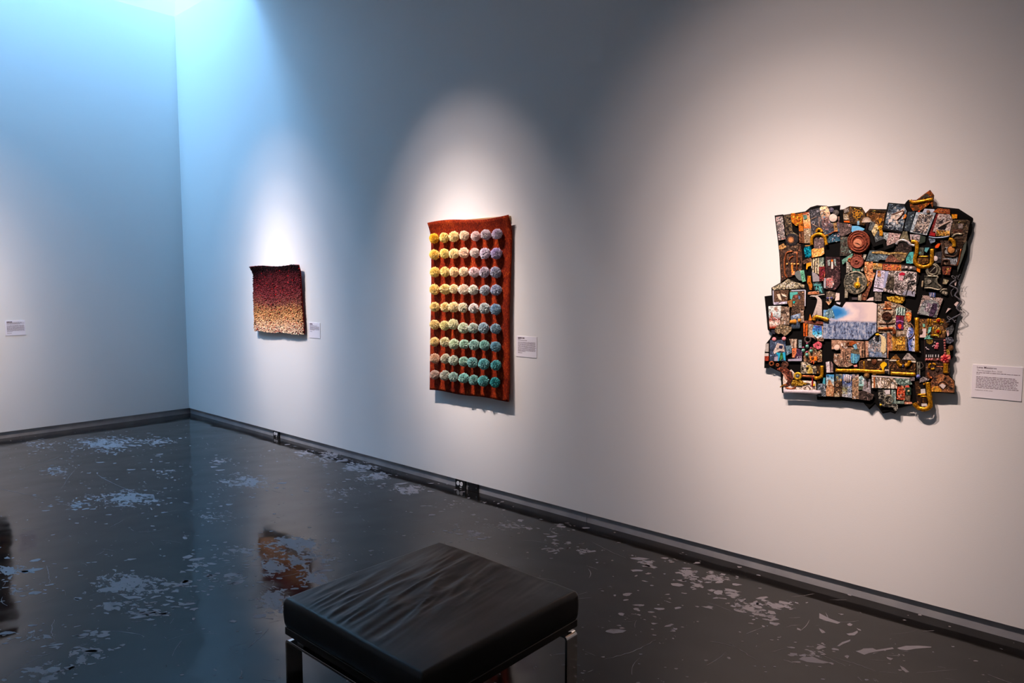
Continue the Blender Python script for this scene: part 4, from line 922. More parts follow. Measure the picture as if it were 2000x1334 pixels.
patch('E', [(1215,440),(1290,445),(1210,800),(1172,800)], 'plain', [(160,166,200)], 60, 4); patch('E', [(1290,560),(1400,520),(1420,700),(1390,860),(1230,820),(1240,720)], 'noise', [(36,32,26),(74,66,54)], 60, 4)
patch('E', [(1320,480),(1360,450),(1400,480),(1390,560),(1330,560)], 'noise', [(60,54,50),(150,140,130)], 60, 5)
patch('E', [(1510,500),(1570,465),(1640,480),(1640,530),(1520,530)], 'plain', [(182,20,52)], 60, 5); patch('E', [(1500,530),(1620,530),(1600,650),(1500,640)], 'bands', [(190,120,130),(226,210,214)], 40, 4)
patch('F', [(20,1170),(90,1080),(310,1110),(300,1220)], 'plain', [(150,150,166)], 60, 4)
for pts in [[(140,940),(150,1020),(100,1190)], [(160,960),(260,930),(330,900)], [(130,930),(190,880),(280,890)], [(300,1060),(240,1120),(250,1160)]]: pipe('F', pts, .7, 'plain', [(26,20,20)], 6, 'black_wire', metal=0)
patch('E', [(985,900),(1140,905),(1130,1090),(985,1085)], 'cells', [(60,54,50),(132,122,112)], 90, 3)
patch('E', [(1240,1000),(1440,975),(1640,1010),(1640,1060),(1590,1140),(1440,1130),(1260,1060)], 'cells', [(255,226,96),(196,140,24),(70,40,6)], 100, 4, 'gold_lace', .35, .4)
# ---- upper right
patch('C', [(175,340),(330,340),(630,120),(720,240),(690,520),(640,400),(540,500),(420,570),(260,580),(200,500)], 'noise', [(50,36,22),(110,60,20),(200,84,20)], 40, 2, 'hat_shaped_scrap')
patch('C', [(400,310),(560,200),(640,280),(360,320)], 'noise', [(40,38,32),(70,66,54)], 60, 3)
pipe('C', [(200,350),(240,385),(300,392),(480,360),(690,320)], 2.7, 'noise', GOLD, 4); patch('C', [(370,575),(410,570),(405,605),(370,600)], 'plain', [(226,62,20)], 60, 4)
patch('C', [(150,600),(310,590),(190,1030),(60,1000)], 'print', [(40,48,58),(56,66,74),(104,118,118)], 30, 3)
patch('C', [(330,600),(760,620),(560,1110),(190,1040)], 'noise', [(128,144,156),(176,190,198)], 60, 3, 'picture_card'); patch('C', [(390,640),(700,660),(540,1080),(260,1040)], 'print', [(50,50,58),(104,92,86),(226,206,186),(190,188,192)], 30, 4)
patch('C', [(510,530),(720,540),(760,620),(460,620)], 'plain', [(190,196,212)], 60, 4); disc('C', 590, 595, 40, 'plain', [(130,100,84)], 60, 6, 'button')
patch('C', [(770,640),(810,640),(700,1120),(600,1110)], 'noise', [(90,26,30),(130,44,42)], 60, 3)
patch('C', [(810,640),(1060,650),(1130,780),(1070,1000),(1060,1130),(760,1120),(750,1040),(690,1030)], 'print', [(80,66,62),(170,150,144),(206,186,176),(232,218,208)], 24, 4)
patch('C', [(770,990),(1060,1010),(1060,1120),(760,1120)], 'print', [(60,40,20),(216,150,60),(230,176,90)], 40, 5); patch('C', [(660,1040),(750,1060),(740,1130),(620,1110)], 'plain', [(166,30,36)], 60, 5)
patch('C', [(790,900),(890,880),(1000,890),(960,990),(810,980)], 'plain', [(22,18,20)], 60, 5); patch('C', [(790,860),(860,790),(920,770),(900,850)], 'plain', [(50,44,48)], 60, 5); pipe('C', [(810,930),(900,880),(1000,830),(1060,800)], 1.6, 'plain', [(200,176,160)], 6, 'rolled_cloth', metal=0)
patch('C', [(740,560),(800,520),(1060,540),(1070,650),(830,630),(690,600)], 'brick', [(190,90,50),(226,116,36),(60,26,18)], 80, 5); patch('C', [(1100,650),(1220,650),(1215,740),(1110,750)], 'noise', [(206,110,14),(244,164,34)], 40, 4)
patch('C', [(1140,770),(1430,770),(1500,800),(1400,1330),(1100,1160),(1070,1020)], 'noise', [(40,32,26),(72,58,46),(110,90,66)], 60, 2)
strip('C', (1150,808), (1420,822), 18, [(176,146,84),(150,120,66),(50,38,22)]); patch('C', [(1240,850),(1340,860),(1340,960),(1240,950)], 'noise', [(104,94,92),(156,142,136)], 50, 3)
for y in (980, 1010, 1045): patch('C', [(1130,y),(1340,y+8),(1338,y+24),(1128,y+16)], 'noise', [(110,62,46),(70,40,32)], 70, 3)
pipe('C', [(1110,1150),(1150,1105),(1220,1080),(1330,1085)], 2.0, 'noise', STONE, 4, 'stone_arch')
for k in range(7): patch('C', [(1130,1180+36*k),(1350,1170+36*k),(1350,1182+36*k),(1130,1192+36*k)], 'noise', [(96,72,54),(60,44,34)], 70, 4, 'slat_print')
patch('F', [(1360,100),(1430,0),(1405,200),(1225,690),(1225,600)], 'plain', [(84,90,82)], 60, 2)
patch('C', [(195,1080),(420,1100),(400,1230),(370,1290),(200,1200)], 'cells', [(196,180,184),(120,106,106)], 60, 3); patch('C', [(420,1100),(540,1140),(520,1260),(390,1300)], 'plain', [(50,62,53)], 60, 2)
pipe('C', [(600,1140),(740,1162),(950,1150),(1050,1120)], 1.4, 'plain', [(130,144,164)], 5, 'silver_chain'); patch('C', [(600,1180),(740,1190),(740,1250),(640,1290)], 'noise', [(88,102,124),(130,146,166)], 60, 3)
patch('F', [(740,120),(800,60),(860,60),(810,160),(740,160)], 'plain', [(236,86,20)], 60, 4)
# ---- right: machinery
patch('F', [(850,0),(1330,0),(1300,380),(1230,560),(870,520),(880,200)], 'noise', [(46,34,28),(72,55,44),(104,82,64)], 60, 1)
pipe('C', [(1040,1190),(1095,1205),(1140,1250),(1150,1310),(1140,1365)], 3.2, 'noise', GOLD, 5)
patch('F', [(950,140),(1200,130),(1210,230),(1150,300),(940,280)], 'plain', [(152,152,150)], 60, 3); disc('F', 1090, 200, 78, 'noise', [(170,96,36),(226,160,90)], 60, 5, 'brass_clock', rough=.4, metal=.3); ring('F', 1090, 200, 80, 1.2, 'plain', [(60,34,18)], 5, 'dial_rim')
pipe('F', [(960,150),(920,220),(960,320),(1130,350),(1220,300),(1240,180)], 1.6, 'plain', [(70,50,38)], 5, 'bronze_bracket')
patch('F', [(890,390),(1230,350),(1200,520),(1080,540),(1050,420)], 'noise', [(112,118,124),(150,156,160)], 50, 3); pipe('F', [(880,540),(900,440),(960,415),(1040,430),(1050,510),(1100,530),(1200,540)], 1.6, 'plain', [(74,52,42)], 5, 'bronze_bracket')
pipe('F', [(1300,180),(1260,400),(1215,545)], 1.2, 'noise', COPPER, 4, 'copper_rail')
patch('F', [(890,560),(1100,560),(1060,750),(910,740)], 'print', [(72,40,36),(122,62,46),(226,116,50)], 40, 3)
patch('F', [(340,370),(600,360),(600,480),(480,520),(350,480)], 'noise', [(50,30,12),(90,58,24),(140,96,40)], 80, 3)
pipe('F', [(225,20),(300,25),(340,80),(338,250),(305,350),(297,440),(330,510),(420,560),(520,570),(610,540),(660,480),(668,380),(672,180)], 3.4, 'noise', GOLD, 5); pipe('F', [(385,345),(590,345)], 1.3, 'noise', GOLD, 5)
patch('F', [(380,150),(500,150),(490,320),(390,310)], 'noise', [(66,70,62),(96,100,88)], 60, 2); patch('F', [(520,150),(620,150),(560,260),(510,230)], 'plain', [(92,162,168)], 60, 3); patch('F', [(110,390),(190,250),(275,240),(260,500),(115,490)], 'noise', [(54,150,150),(92,190,188)], 40, 3); patch('F', [(370,250),(430,250),(400,300),(375,300)], 'plain', [(92,170,168)], 60, 3)
patch('F', [(0,130),(240,140),(130,330),(0,420)], 'noise', [(48,40,38),(80,66,58),(150,120,80)], 50, 2)
patch('F', [(700,270),(890,230),(870,480),(700,500)], 'noise', [(38,38,44),(66,66,72)], 40, 2); disc('F', 745, 390, 58, 'plain', [(224,208,204)], 60, 4, 'white_disc')
disc('F', 680, 630, 100, 'plain', [(34,28,28)], 60, 4, 'porthole_pane', .1, .25); ring('F', 680, 630, 108, 1.8, 'noise', STONE, 5, 'porthole_rim'); ring('F', 690, 640, 146, 1.1, 'noise', STONE, 4, 'porthole_rim'); pipe('F', [(620,700),(740,580)], 1.1, 'noise', STONE, 6, 'porthole_bar')
patch('F', [(790,560),(860,580),(860,740),(800,740)], 'cells', [(130,122,104),(60,55,46)], 120, 4)
patch('F', [(505,760),(790,770),(770,900),(880,1030),(850,1060),(510,1030)], 'noise', [(40,40,36),(72,70,60)], 40, 2); pipe('F', [(560,770),(790,780),(768,850),(790,940),(870,1010),(860,1060)], 1.7, 'noise', STONE, 4, 'stone_edge'); pipe('F', [(505,1030),(640,1030),(760,1060),(860,1070)], 1.3, 'noise', STONE, 4, 'stone_edge')
patch('F', [(560,860),(600,840),(650,860),(660,900),(600,950)], 'noise', [(170,164,150),(90,86,76)], 60, 4); pipe('F', [(470,870),(455,1010)], 1.4, 'plain', [(176,156,124)], 4, 'ivory_tooth', metal=0)
patch('F', [(920,830),(1040,860),(990,950),(900,940)], 'noise', [(110,96,80),(166,150,116)], 50, 3); patch('F', [(850,1140),(900,1070),(1000,1060),(1020,1160),(980,1190)], 'cells', [(40,38,34),(136,128,112)], 120, 3); pipe('F', [(850,1120),(900,1065),(1000,1060)], 1.4, 'noise', STONE, 5, 'stone_edge')
patch('F', [(1160,900),(1210,880),(1190,985),(1170,980)], 'plain', [(214,190,182)], 60, 2)
WIRE = [(150,146,152)]
pipe('F', [(1185,855),(1050,960),(1200,1030),(1225,1100),(1165,1190),(1290,1290),(1310,1350),(1200,1460),(1300,1560),(1280,1600),(1100,1692)], 1.1, 'plain', WIRE, 6, 'silver_wire', sub=2, rough=.3, metal=.7, collars=False)
pipe('F', [(1190,850),(1115,805),(1098,770),(1140,768),(1185,820),(1195,770),(1240,785),(1222,840),(1265,745),(1300,735)], .55, 'plain', WIRE, 7, 'silver_wire', rough=.3, metal=.7, collars=False, n=5)
pipe('F', [(1230,840),(1280,870),(1250,930),(1285,960),(1240,970)], .45, 'plain', WIRE, 6, 'silver_wire', rough=.3, metal=.7, collars=False, n=5)
pipe('F', [(1140,1040),(1090,1090),(1085,1160),(1120,1220)], .45, 'plain', WIRE, 6, 'silver_wire', rough=.3, metal=.7, collars=False, n=5)
pipe('I', [(1100,470),(1040,480),(1000,440),(1020,420),(1060,450),(1100,470),(1040,500),(1050,530),(1000,540),(985,560)], .55, 'plain', WIRE, 7, 'silver_wire', rough=.3, metal=.7, collars=False, n=5)
pipe('I', [(1110,470),(1150,520),(1190,500),(1150,540),(1195,560)], .5, 'plain', WIRE, 7, 'silver_wire', rough=.3, metal=.7, collars=False, n=5)
# ---- arched picture, lower right
patch('I', [(470,-40),(920,30),(770,450),(350,370)], 'brick', [(216,192,182),(200,178,168),(84,64,60)], 55, 3, 'picture_card'); patch('I', [(540,60),(700,60),(820,130),(830,220),(740,450),(560,400),(370,370),(440,150)], 'noise', [(88,78,92),(124,130,130),(160,166,162)], 22, 4)
patch('I', [(700,130),(790,140),(780,280),(690,440),(600,420),(640,260)], 'noise', [(34,24,40),(62,45,68),(100,80,104)], 30, 5); patch('I', [(490,300),(590,120),(660,150),(590,330)], 'bands', [(66,52,70),(170,150,160)], 40, 5)
patch('F', [(610,1130),(750,1130),(740,1230),(620,1220)], 'bands', [(50,72,126),(170,160,170)], 30, 5)
patch('I', [(1020,240),(1085,250),(970,350)], 'plain', [(216,192,186)], 60, 2); patch('I', [(1150,160),(1215,100),(1255,115),(1200,215)], 'plain', [(216,192,186)], 60, 2)  # pale pieces standing in for gaps where the wall shows
# ---- sea panel
se = patch('H', [(-130,170),(0,170),(105,65),(275,120),(355,0),(940,5),(1035,45),(1025,655),(830,825),(-145,800)], 'sea', [(120,140,170)], 60, 3, 'seascape_panel', .4); se['label'] = 'printed seascape panel with blue and pink sky'
pipe('H', [(805,0),(808,400),(800,820)], .35, 'plain', [(100,110,130)], 4, 'seam', metal=0, n=4)
patch('H', [(150,0),(250,10),(230,60),(160,30)], 'plain', [(206,200,208)], 60, 2)
patch('H', [(-20,150),(60,140),(100,250),(130,360),(40,330),(-60,400),(-120,260)], 'noise', [(70,96,104),(110,150,166)], 40, 4)
# ---- pipes right of the sea
patch('H', [(1050,40),(1450,0),(1779,190),(1779,560),(1680,680),(1690,1060),(1350,1060),(1330,680),(1040,660)], 'print', [(96,68,46),(150,132,112),(182,166,146),(120,90,66)], 26, 1)
patch('H', [(1200,-20),(1340,-10),(1340,160),(1200,160)], 'brick', [(170,110,70),(210,150,100),(90,50,30)], 50, 3); pipe('H', [(1240,0),(1240,150)], 1.4, 'noise', COPPER, 4, 'copper_rail'); pipe('H', [(1150,150),(1350,150)], 1.2, 'noise', COPPER, 4, 'copper_rail')
disc('H', 1250, 305, 108, 'noise', [(48,26,20),(84,48,34)], 60, 4, 'bronze_wheel', ry=92, prof=[(1,0),(1,.006),(.9,.008),(.8,.005),(.25,.005),(.18,.010),(0,.011)], n=24)
for k in range(3): a = .5 + 2.09*k; pipe('H', [(1250+30*math.cos(a), 305+26*math.sin(a)), (1250+85*math.cos(a), 305+72*math.sin(a))], 1.0, 'plain', [(34,18,14)], 6, 'spoke', metal=0)
pipe('H', [(1060,580),(1160,580),(1250,580),(1340,572),(1395,600),(1408,690)], 3.0, 'noise', COPPER, 3, 'copper_pipe'); pipe('H', [(1080,470),(1240,470),(1420,455)], 1.8, 'plain', [(84,58,44)], 3, 'bronze_bracket')
patch('H', [(1445,290),(1620,300),(1610,420),(1600,600),(1440,590)], 'vgrad', [(70,38,88),(84,30,70),(110,18,34)], 40, 4); patch('H', [(1450,130),(1530,110),(1660,120),(1640,290),(1450,280)], 'bands', [(50,70,70),(130,172,164),(190,210,196)], 30, 4)
patch('H', [(1480,500),(1530,470),(1570,500),(1550,590),(1510,570)], 'plain', [(236,62,30)], 60, 5); pipe('H', [(1450,430),(1530,410),(1610,440)], .9, 'plain', [(170,110,180)], 6, 'stitched_line', metal=0)
patch('I', [(110,350),(160,320),(230,350),(220,500),(160,560),(100,440)], 'noise', [(186,88,38),(226,136,64)], 30, 4)
patch('I', [(160,660),(250,670),(300,830),(310,1190),(150,1170),(120,800)], 'bands', [(84,104,172),(150,160,200),(206,206,220)], 9, 3)
pipe('I', [(342,450),(342,830),(345,1200)], 3.5, 'noise', GOLD, 4); patch('I', [(390,1160),(430,1200),(390,1205)], 'plain', [(150,130,110)], 60, 3)
patch('H', [(1260,670),(1340,670),(1350,1060),(1290,1060),(1280,1220),(1260,1220)], 'noise', [(140,84,60),(182,120,86)], 40, 2)
patch('H', [(1360,740),(1650,750),(1650,1050),(1370,1060)], 'print', [(104,70,24),(190,130,40),(226,178,86)], 36, 3); patch('H', [(1450,840),(1580,840),(1570,930),(1450,920)], 'noise', [(214,150,44),(246,190,80)], 40, 5)
for k in range(9): patch('H', [(1368,820+26*k),(1430,826+26*k),(1430,836+26*k),(1368,830+26*k)], 'plain', [(226,170,70)], 60, 5, 'gold_tooth')
pipe('H', [(1490,30),(1400,200),(1370,290),(1260,380),(1240,480),(1300,620),(1390,730),(1500,750),(1600,710),(1680,760),(1690,880),(1720,1080)], .65, 'plain', [(34,24,22)], 7, 'black_wire', metal=0, collars=False, n=5)
pipe('I', [(170,560),(250,620),(290,750),(250,850),(170,910)], .7, 'plain', [(196,146,116)], 6, 'copper_wire', collars=False, n=5)
# ---- portrait panel below the sea
patch('H', [(45,820),(700,850),(760,1000),(770,1210),(670,1210),(600,1200),(470,1330),(90,1300),(100,1120),(250,1120),(250,1030),(45,1020)], 'noise', [(108,78,62),(150,115,92),(192,152,126)], 20, 2)
patch('K', [(90,0),(470,0),(520,140),(420,190),(200,180),(110,100)], 'noise', [(110,84,70),(150,120,100)], 20, 2)
disc('H', 510, 900, 84, 'noise', [(110,50,20),(170,88,36)], 40, 4, 'felt_cap', ry=58); pipe('H', [(560,850),(420,880),(375,920),(420,950),(500,940)], 1.5, 'plain', [(84,46,26)], 4, 'cap_brim', metal=0)
patch('H', [(500,930),(580,905),(612,1010),(560,1030)], 'noise', [(80,130,156),(120,168,190)], 40, 5); patch('H', [(470,1110),(660,1140),(650,1250),(590,1330),(480,1320),(460,1200)], 'noise', [(54,110,146),(96,156,186)], 30, 5)
patch('H', [(480,1020),(640,1010),(660,1130),(470,1110)], 'noise', [(76,68,54),(120,108,86)], 40, 4); pipe('H', [(530,1130),(520,1230),(525,1340)], 1.1, 'plain', [(120,200,214)], 6, 'stitched_line', metal=0)
disc('H', 165, 985, 62, 'plain', [(236,202,182)], 40, 4, 'cream_dial'); patch('H', [(245,910),(290,900),(300,950),(265,965)], 'plain', [(240,220,210)], 60, 4)
for x in (300, 340): pipe('H', [(x,1080),(x,1180),(x+30,1330)], .9, 'plain', [(74,48,38)], 4, 'stitched_line', metal=0)
patch('K', [(520,150),(600,130),(610,180),(540,190)], 'noise', [(190,90,80),(226,140,120)], 60, 5); patch('H', [(690,850),(760,860),(770,1200),(690,1190)], 'bands', [(60,42,32),(150,112,88)], 30, 3)
patch('H', [(780,850),(850,850),(850,1200),(790,1200)], 'noise', [(150,108,86),(186,142,116)], 30, 2)
patch('H', [(850,850),(980,740),(1250,660),(1250,1210),(860,1200),(840,1010)], 'print', [(54,64,80),(104,114,124),(160,146,142),(206,184,174)], 22, 3)
patch('H', [(870,1060),(1030,1080),(1140,1100),(1140,1190),(870,1190)], 'noise', [(56,74,100),(130,150,180)], 40, 4)
for k in range(7): pipe('H', [(1050,700),(1110+14*k,720+8*k),(1135+15*k,860),(1120+16*k,1010-4*k),(1130+15*k,1130-18*abs(k-3))], .75, 'plain', [(232,214,166)], 6, 'white_cord', metal=0, n=5)
disc('H', 1045, 708, 42, 'plain', [(240,176,30)], 60, 6, 'yellow_tip', 1, ry=28); patch('H', [(990,760),(1060,740),(1080,830),(1000,840)], 'plain', [(30,28,34)], 60, 5)
# ---- brass works and floral panel, right
patch('I', [(390,480),(930,470),(1040,600),(1000,660),(960,890),(640,870),(560,860),(390,870)], 'print', [(66,43,26),(110,74,40),(172,122,62)], 36, 2)
for (x, y) in [(815,520),(805,755)]:
    disc('I', x, y, 42, 'plain', [(150,26,12)], 60, 5, 'red_jewel', 1.2, .15); ring('I', x, y, 50, 1.3, 'noise', GOLD, 5, 'jewel_setting')
for pts in [[(590,470),(590,610)], [(640,480),(645,640)], [(680,545),(930,550)], [(650,830),(830,835)], [(700,660),(700,850)]]: pipe('I', pts, 1.3, 'noise', GOLD, 4)
patch('I', [(600,660),(665,650),(640,760),(570,810)], 'noise', [(84,158,140),(124,196,176)], 40, 5, 'mint_ribbon'); patch('I', [(560,840),(640,820),(620,880),(700,910),(500,915)], 'noise', [(84,158,140),(124,196,176)], 40, 5, 'mint_ribbon'); patch('I', [(470,580),(520,590),(520,650),(475,650)], 'plain', [(120,190,166)], 60, 4)
patch('I', [(470,690),(550,680),(540,880),(400,880),(420,800)], 'plain', [(226,202,196)], 60, 3); disc('I', 425, 760, 48, 'noise', [(44,30,24),(80,56,42)], 60, 4, 'bronze_cog')  # the pale piece stands in for an opening onto the wall
patch('I', [(970,680),(1050,650),(1120,600),(1150,700),(1100,800),(1000,860)], 'noise', [(56,58,60),(100,102,106)], 40, 3, 'grey_tassel'); patch('I', [(985,740),(1030,720),(1040,830),(1010,860)], 'noise', [(150,90,80),(226,206,196)], 50, 4)
patch('I', [(970,880),(1110,870),(1145,960),(1060,1020),(970,1000)], 'bands', [(60,62,74),(98,100,112)], 30, 3)
patch('I', [(500,905),(960,905),(985,1330),(515,1330)], 'plain', [(60,40,36)], 60, 2); patch('I', [(515,915),(920,920),(925,1240),(830,1290),(520,1300)], 'plain', [(16,14,17)], 60, 3, 'floral_panel'); patch('I', [(540,920),(680,900),(690,1000),(620,1030),(560,1000)], 'cells', [(150,120,40),(70,58,24)], 90, 4)
for (x, y, r_) in [(790,1025,36),(765,1075,34),(800,1070,26),(740,1110,24),(785,1110,26)]: disc('I', x, y, r_, 'plain', [(214,112,126)], 60, 5, 'pink_flower', 1)
for (x, y) in [(545,1100),(570,1130),(600,1140),(690,1070),(720,1050),(735,985)]: disc('I', x, y, 15, 'plain', [(216,200,206)], 60, 5, 'white_bud', 1, n=10)
for k in range(6): disc('I', 945+3*k, 945+55*k, 25, 'plain', [(206,122,116)], 60, 5, 'pink_bead', 1.5, .3, n=12)
for x in (780, 840, 895, 1020): disc('L', x, 135, 27, 'plain', [(220,140,138)], 60, 5, 'pink_bead', 1.5, .3, n=12)
for x in (770, 825, 868, 910, 975, 1035): patch('L', [(x-10,30),(x+10,28),(x+8,86),(x-8,88)], 'plain', [(206,204,204)], 60, 5, 'white_bar')
patch('L', [(740,110),(1080,110),(1080,165),(740,170)], 'plain', [(96,56,46)], 60, 4)
patch('I', [(985,1140),(1040,1130),(1065,1240),(1000,1290)], 'noise', [(130,104,36),(180,150,60)], 50, 4); disc('I', 1080, 1105, 60, 'noise', [(56,36,22),(130,86,50)], 50, 4, 'bronze_cog')
rose = disc('L', 1185, 120, 92, 'plain', [(190,48,60)], 60, 5, 'rose', .4, .8); rose['label'] = 'coral red fabric rose'
for k in range(7): a = 2*math.pi*k/7; disc('L', 1185+72*math.cos(a), 118+66*math.sin(a), 40, 'plain', [(214,88,84) if k % 2 else (226,116,104)], 60, 6, 'petal', 1, .8, n=12, parent=rose)
for k in range(5): a = 2*math.pi*k/5 + .3; disc('L', 1185+34*math.cos(a), 116+32*math.sin(a), 30, 'plain', [(180,30,48)], 60, 8, 'petal', 1, .8, n=12, parent=rose)
patch('L', [(1255,30),(1290,40),(1300,110),(1260,110)], 'plain', [(214,88,84)], 60, 5)
patch('L', [(760,200),(1140,160),(1280,190),(1280,480),(1000,520),(850,540),(750,520)], 'noise', [(40,28,26),(66,46,38),(100,70,52)], 40, 2)
for pts in [[(830,320),(830,265),(870,225)], [(870,335),(905,345),(945,325)], [(905,225),(945,235),(965,265)]]: pipe('L', pts, 2.0, 'noise', GOLD, 4, 'brass_segment')
pipe('L', [(812,420),(820,480),(850,525),(900,535)], 2.2, 'noise', COPPER, 4, 'brass_segment'); disc('L', 1010, 365, 42, 'noise', [(36,26,24),(80,58,44)], 60, 4, 'bronze_cog'); pipe('L', [(980,285),(1140,295)], 1.0, 'noise', COPPER, 4, 'copper_rail'); pipe('L', [(1190,225),(1190,330),(1188,435)], 4.0, 'noise', GOLD, 4)
for y in (245, 265): strip('L', (990,y), (1140,y+4), 8, [(130,84,56),(100,62,40),(44,28,20)], 3, 'slat_print')
patch('L', [(870,610),(950,510),(1100,445),(1250,485),(1365,605),(1385,700),(1375,855),(1120,845),(880,835)], 'cells', [(24,20,22),(110,70,45),(166,104,62)], 46, 4, 'fan_shaped_cog')
pipe('L', [(1030,690),(1070,640),(1130,620),(1190,650),(1215,710)], 1.1, 'plain', [(56,36,26)], 6, 'cog_rim', metal=0); patch('L', [(1050,690),(1120,655),(1200,705),(1140,775)], 'plain', [(220,202,196)], 60, 6); patch('L', [(880,770),(930,720),(1020,715),(1100,790),(1110,832),(890,832)], 'cells', [(236,172,58),(160,96,26)], 90, 6)  # pale piece inside the cog stands in for an open hole
# ---- horn, lower right
patch('L', [(520,620),(610,600),(650,800),(660,1160),(580,1160),(545,850)], 'dots', [(84,52,26),(124,84,42),(44,26,12)], 70, 3); patch('L', [(630,620),(760,600),(790,780),(640,760)], 'plain', [(14,12,12)], 60, 2)
patch('L', [(650,780),(745,770),(760,880),(650,890)], 'plain', [(206,202,198)], 60, 3); patch('L', [(665,1085),(780,1080),(790,1150),(670,1150)], 'plain', [(206,200,196)], 60, 3); patch('L', [(655,940),(780,930),(790,1080),(665,1085)], 'dots', [(70,44,20),(110,74,36),(36,20,10)], 70, 3)  # the two pale pieces stand in for gaps in the horn
pipe('L', [(800,630),(820,800),(845,1000),(858,1095),(830,1180),(720,1215),(600,1190),(530,1120),(505,1080)], 4.1, 'noise', GOLD, 4, 'brass_horn'); pipe('L', [(580,900),(760,890)], 1.7, 'noise', GOLD, 5); pipe('L', [(650,940),(775,935)], 1.3, 'noise', GOLD, 5); disc('L', 720, 670, 22, 'noise', GOLD, 60, 5, 'brass_knob', 1)
disc('L', 595, 505, 46, 'plain', [(112,122,192)], 60, 6, 'blue_knob', 1.5, .25); patch('L', [(400,530),(520,510),(520,590),(440,600)], 'cells', [(150,140,144),(84,78,80)], 110, 4); patch('L', [(620,560),(700,510),(840,560),(820,590),(620,640)], 'cells', [(160,150,150),(80,74,76)], 110, 4)
# ---- trunk
patch('K', [(640,60),(820,10),(1885,49),(1875,310),(1340,290),(1000,275),(650,240)], 'dots', [(108,70,38),(144,97,53),(46,29,16)], 42, 2, 'studded_trunk'); patch('K', [(640,60),(812,45),(812,250),(640,235)], 'noise', [(50,33,20),(82,55,34)], 50, 3)
for pts in [[(825,15),(900,15),(900,45),(825,45)], [(1050,15),(1145,18),(1145,48),(1050,45)], [(1310,25),(1460,30),(1460,58),(1310,54)], [(1770,45),(1880,50),(1878,90),(1770,84)]]: patch('K', pts, 'plain', [(212,200,180)], 60, 4)
disc('K', 975, 80, 52, 'cells', [(116,66,40),(70,38,24)], 120, 4, 'rust_boss'); pipe('K', [(750,65),(755,245)], 1.4, 'noise', GOLD, 4)
pipe('K', [(140,262),(400,268),(640,268),(900,285),(1200,300)], 3.8, 'noise', GOLD, 4); pipe('K', [(1335,322),(1600,335),(1870,352)], 3.3, 'noise', GOLD, 4); patch('K', [(940,265),(1015,268),(1015,355),(940,350)], 'noise', [(110,66,14),(190,130,40)], 50, 6, 'brass_buckle', .4, .5)
pipe('L', [(150,160),(175,235),(235,275)], 3.2, 'noise', GOLD, 5, 'trunk_handle'); pipe('L', [(310,275),(385,240),(412,165)], 3.2, 'noise', GOLD, 5, 'trunk_handle'); patch('L', [(245,240),(280,240),(275,295),(250,295)], 'plain', [(70,80,120)], 60, 6)
patch('K', [(1205,20),(1290,20),(1300,350),(1200,300)], 'plain', [(196,178,160)], 60, 4, 'film_strip')
for y in (25, 95, 165, 270): patch('K', [(1208,y),(1282,y+4),(1282,y+52),(1208,y+48)], 'plain', [(32,30,36)], 60, 6, 'film_frame')
patch('K', [(1100,140),(1150,90),(1190,70),(1250,110),(1250,150),(1195,195),(1170,280),(1145,230)], 'plain', [(246,192,20)], 60, 7, 'yellow_butterfly')
patch('L', [(20,90),(110,20),(215,130),(0,130)], 'brick', [(160,105,45),(204,154,84),(66,42,18)], 60, 3); patch('L', [(245,135),(350,0),(400,0),(540,140)], 'noise', [(108,98,96),(154,144,138),(190,180,174)], 30, 3)
patch('L', [(565,190),(640,185),(640,470),(570,490)], 'bands', [(58,56,50),(114,112,100)], 24, 2); pipe('L', [(660,190),(705,290),(580,365)], .8, 'plain', [(76,64,60)], 4, 'black_wire', metal=0)
# ---- bottom row
patch('J', [(1490,350),(1660,350),(1660,600),(1490,600)], 'vgrad', [(200,190,170),(150,184,200),(58,140,192)], 40, 3); patch('J', [(1540,470),(1580,470),(1660,640),(1650,830),(1480,820),(1490,660)], 'noise', [(110,72,40),(180,130,92),(224,176,136)], 30, 4)
patch('K', [(140,340),(280,340),(270,490),(140,490)], 'cells', [(230,168,50),(90,112,122),(70,90,104)], 50, 3); patch('K', [(110,500),(270,480),(280,830),(110,840)], 'print', [(44,32,24),(80,58,40),(166,126,86)], 36, 3); patch('K', [(105,760),(200,740),(225,830),(110,835)], 'cells', [(216,196,160),(130,106,76)], 70, 5)
patch('K', [(290,340),(490,350),(490,860),(280,830)], 'vgrad', [(170,170,176),(122,118,60),(70,92,156),(130,146,186)], 30, 3); disc('K', 400, 440, 88, 'bands', [(80,86,110),(196,186,196),(214,190,180)], 34, 5, 'globe', 1); patch('K', [(390,650),(490,640),(490,860),(400,850)], 'print', [(60,70,86),(190,196,206),(120,130,146)], 46, 4)
patch('K', [(500,450),(640,350),(640,880),(500,880)], 'print', [(112,86,66),(190,150,115),(214,180,146)], 34, 3); patch('K', [(490,345),(640,335),(640,430),(510,440)], 'noise', [(140,124,124),(170,150,150)], 30, 3); patch('K', [(640,400),(700,370),(760,440),(750,560),(640,540)], 'bands', [(130,166,168),(192,216,214)], 16, 3); patch('K', [(620,600),(740,600),(720,680),(620,680)], 'noise', [(56,66,52),(96,110,88)], 50, 3); patch('K', [(630,540),(750,560),(740,600),(630,600)], 'plain', [(150,200,196)], 60, 3)
patch('K', [(770,440),(890,450),(905,775),(720,690)], 'noise', [(120,112,116),(160,150,152)], 24, 3); pipe('K', [(825,480),(820,630)], 1.1, 'plain', [(84,62,52)], 5, 'stitched_line', metal=0); patch('K', [(640,720),(760,700),(970,790),(940,880),(870,920),(640,890)], 'noise', [(36,30,28),(62,50,46),(92,76,70)], 40, 4)
disc('K', 810, 375, 62, 'noise', [(110,76,36),(190,146,88)], 30, 6, 'brass_ball', 3, .3, .5)
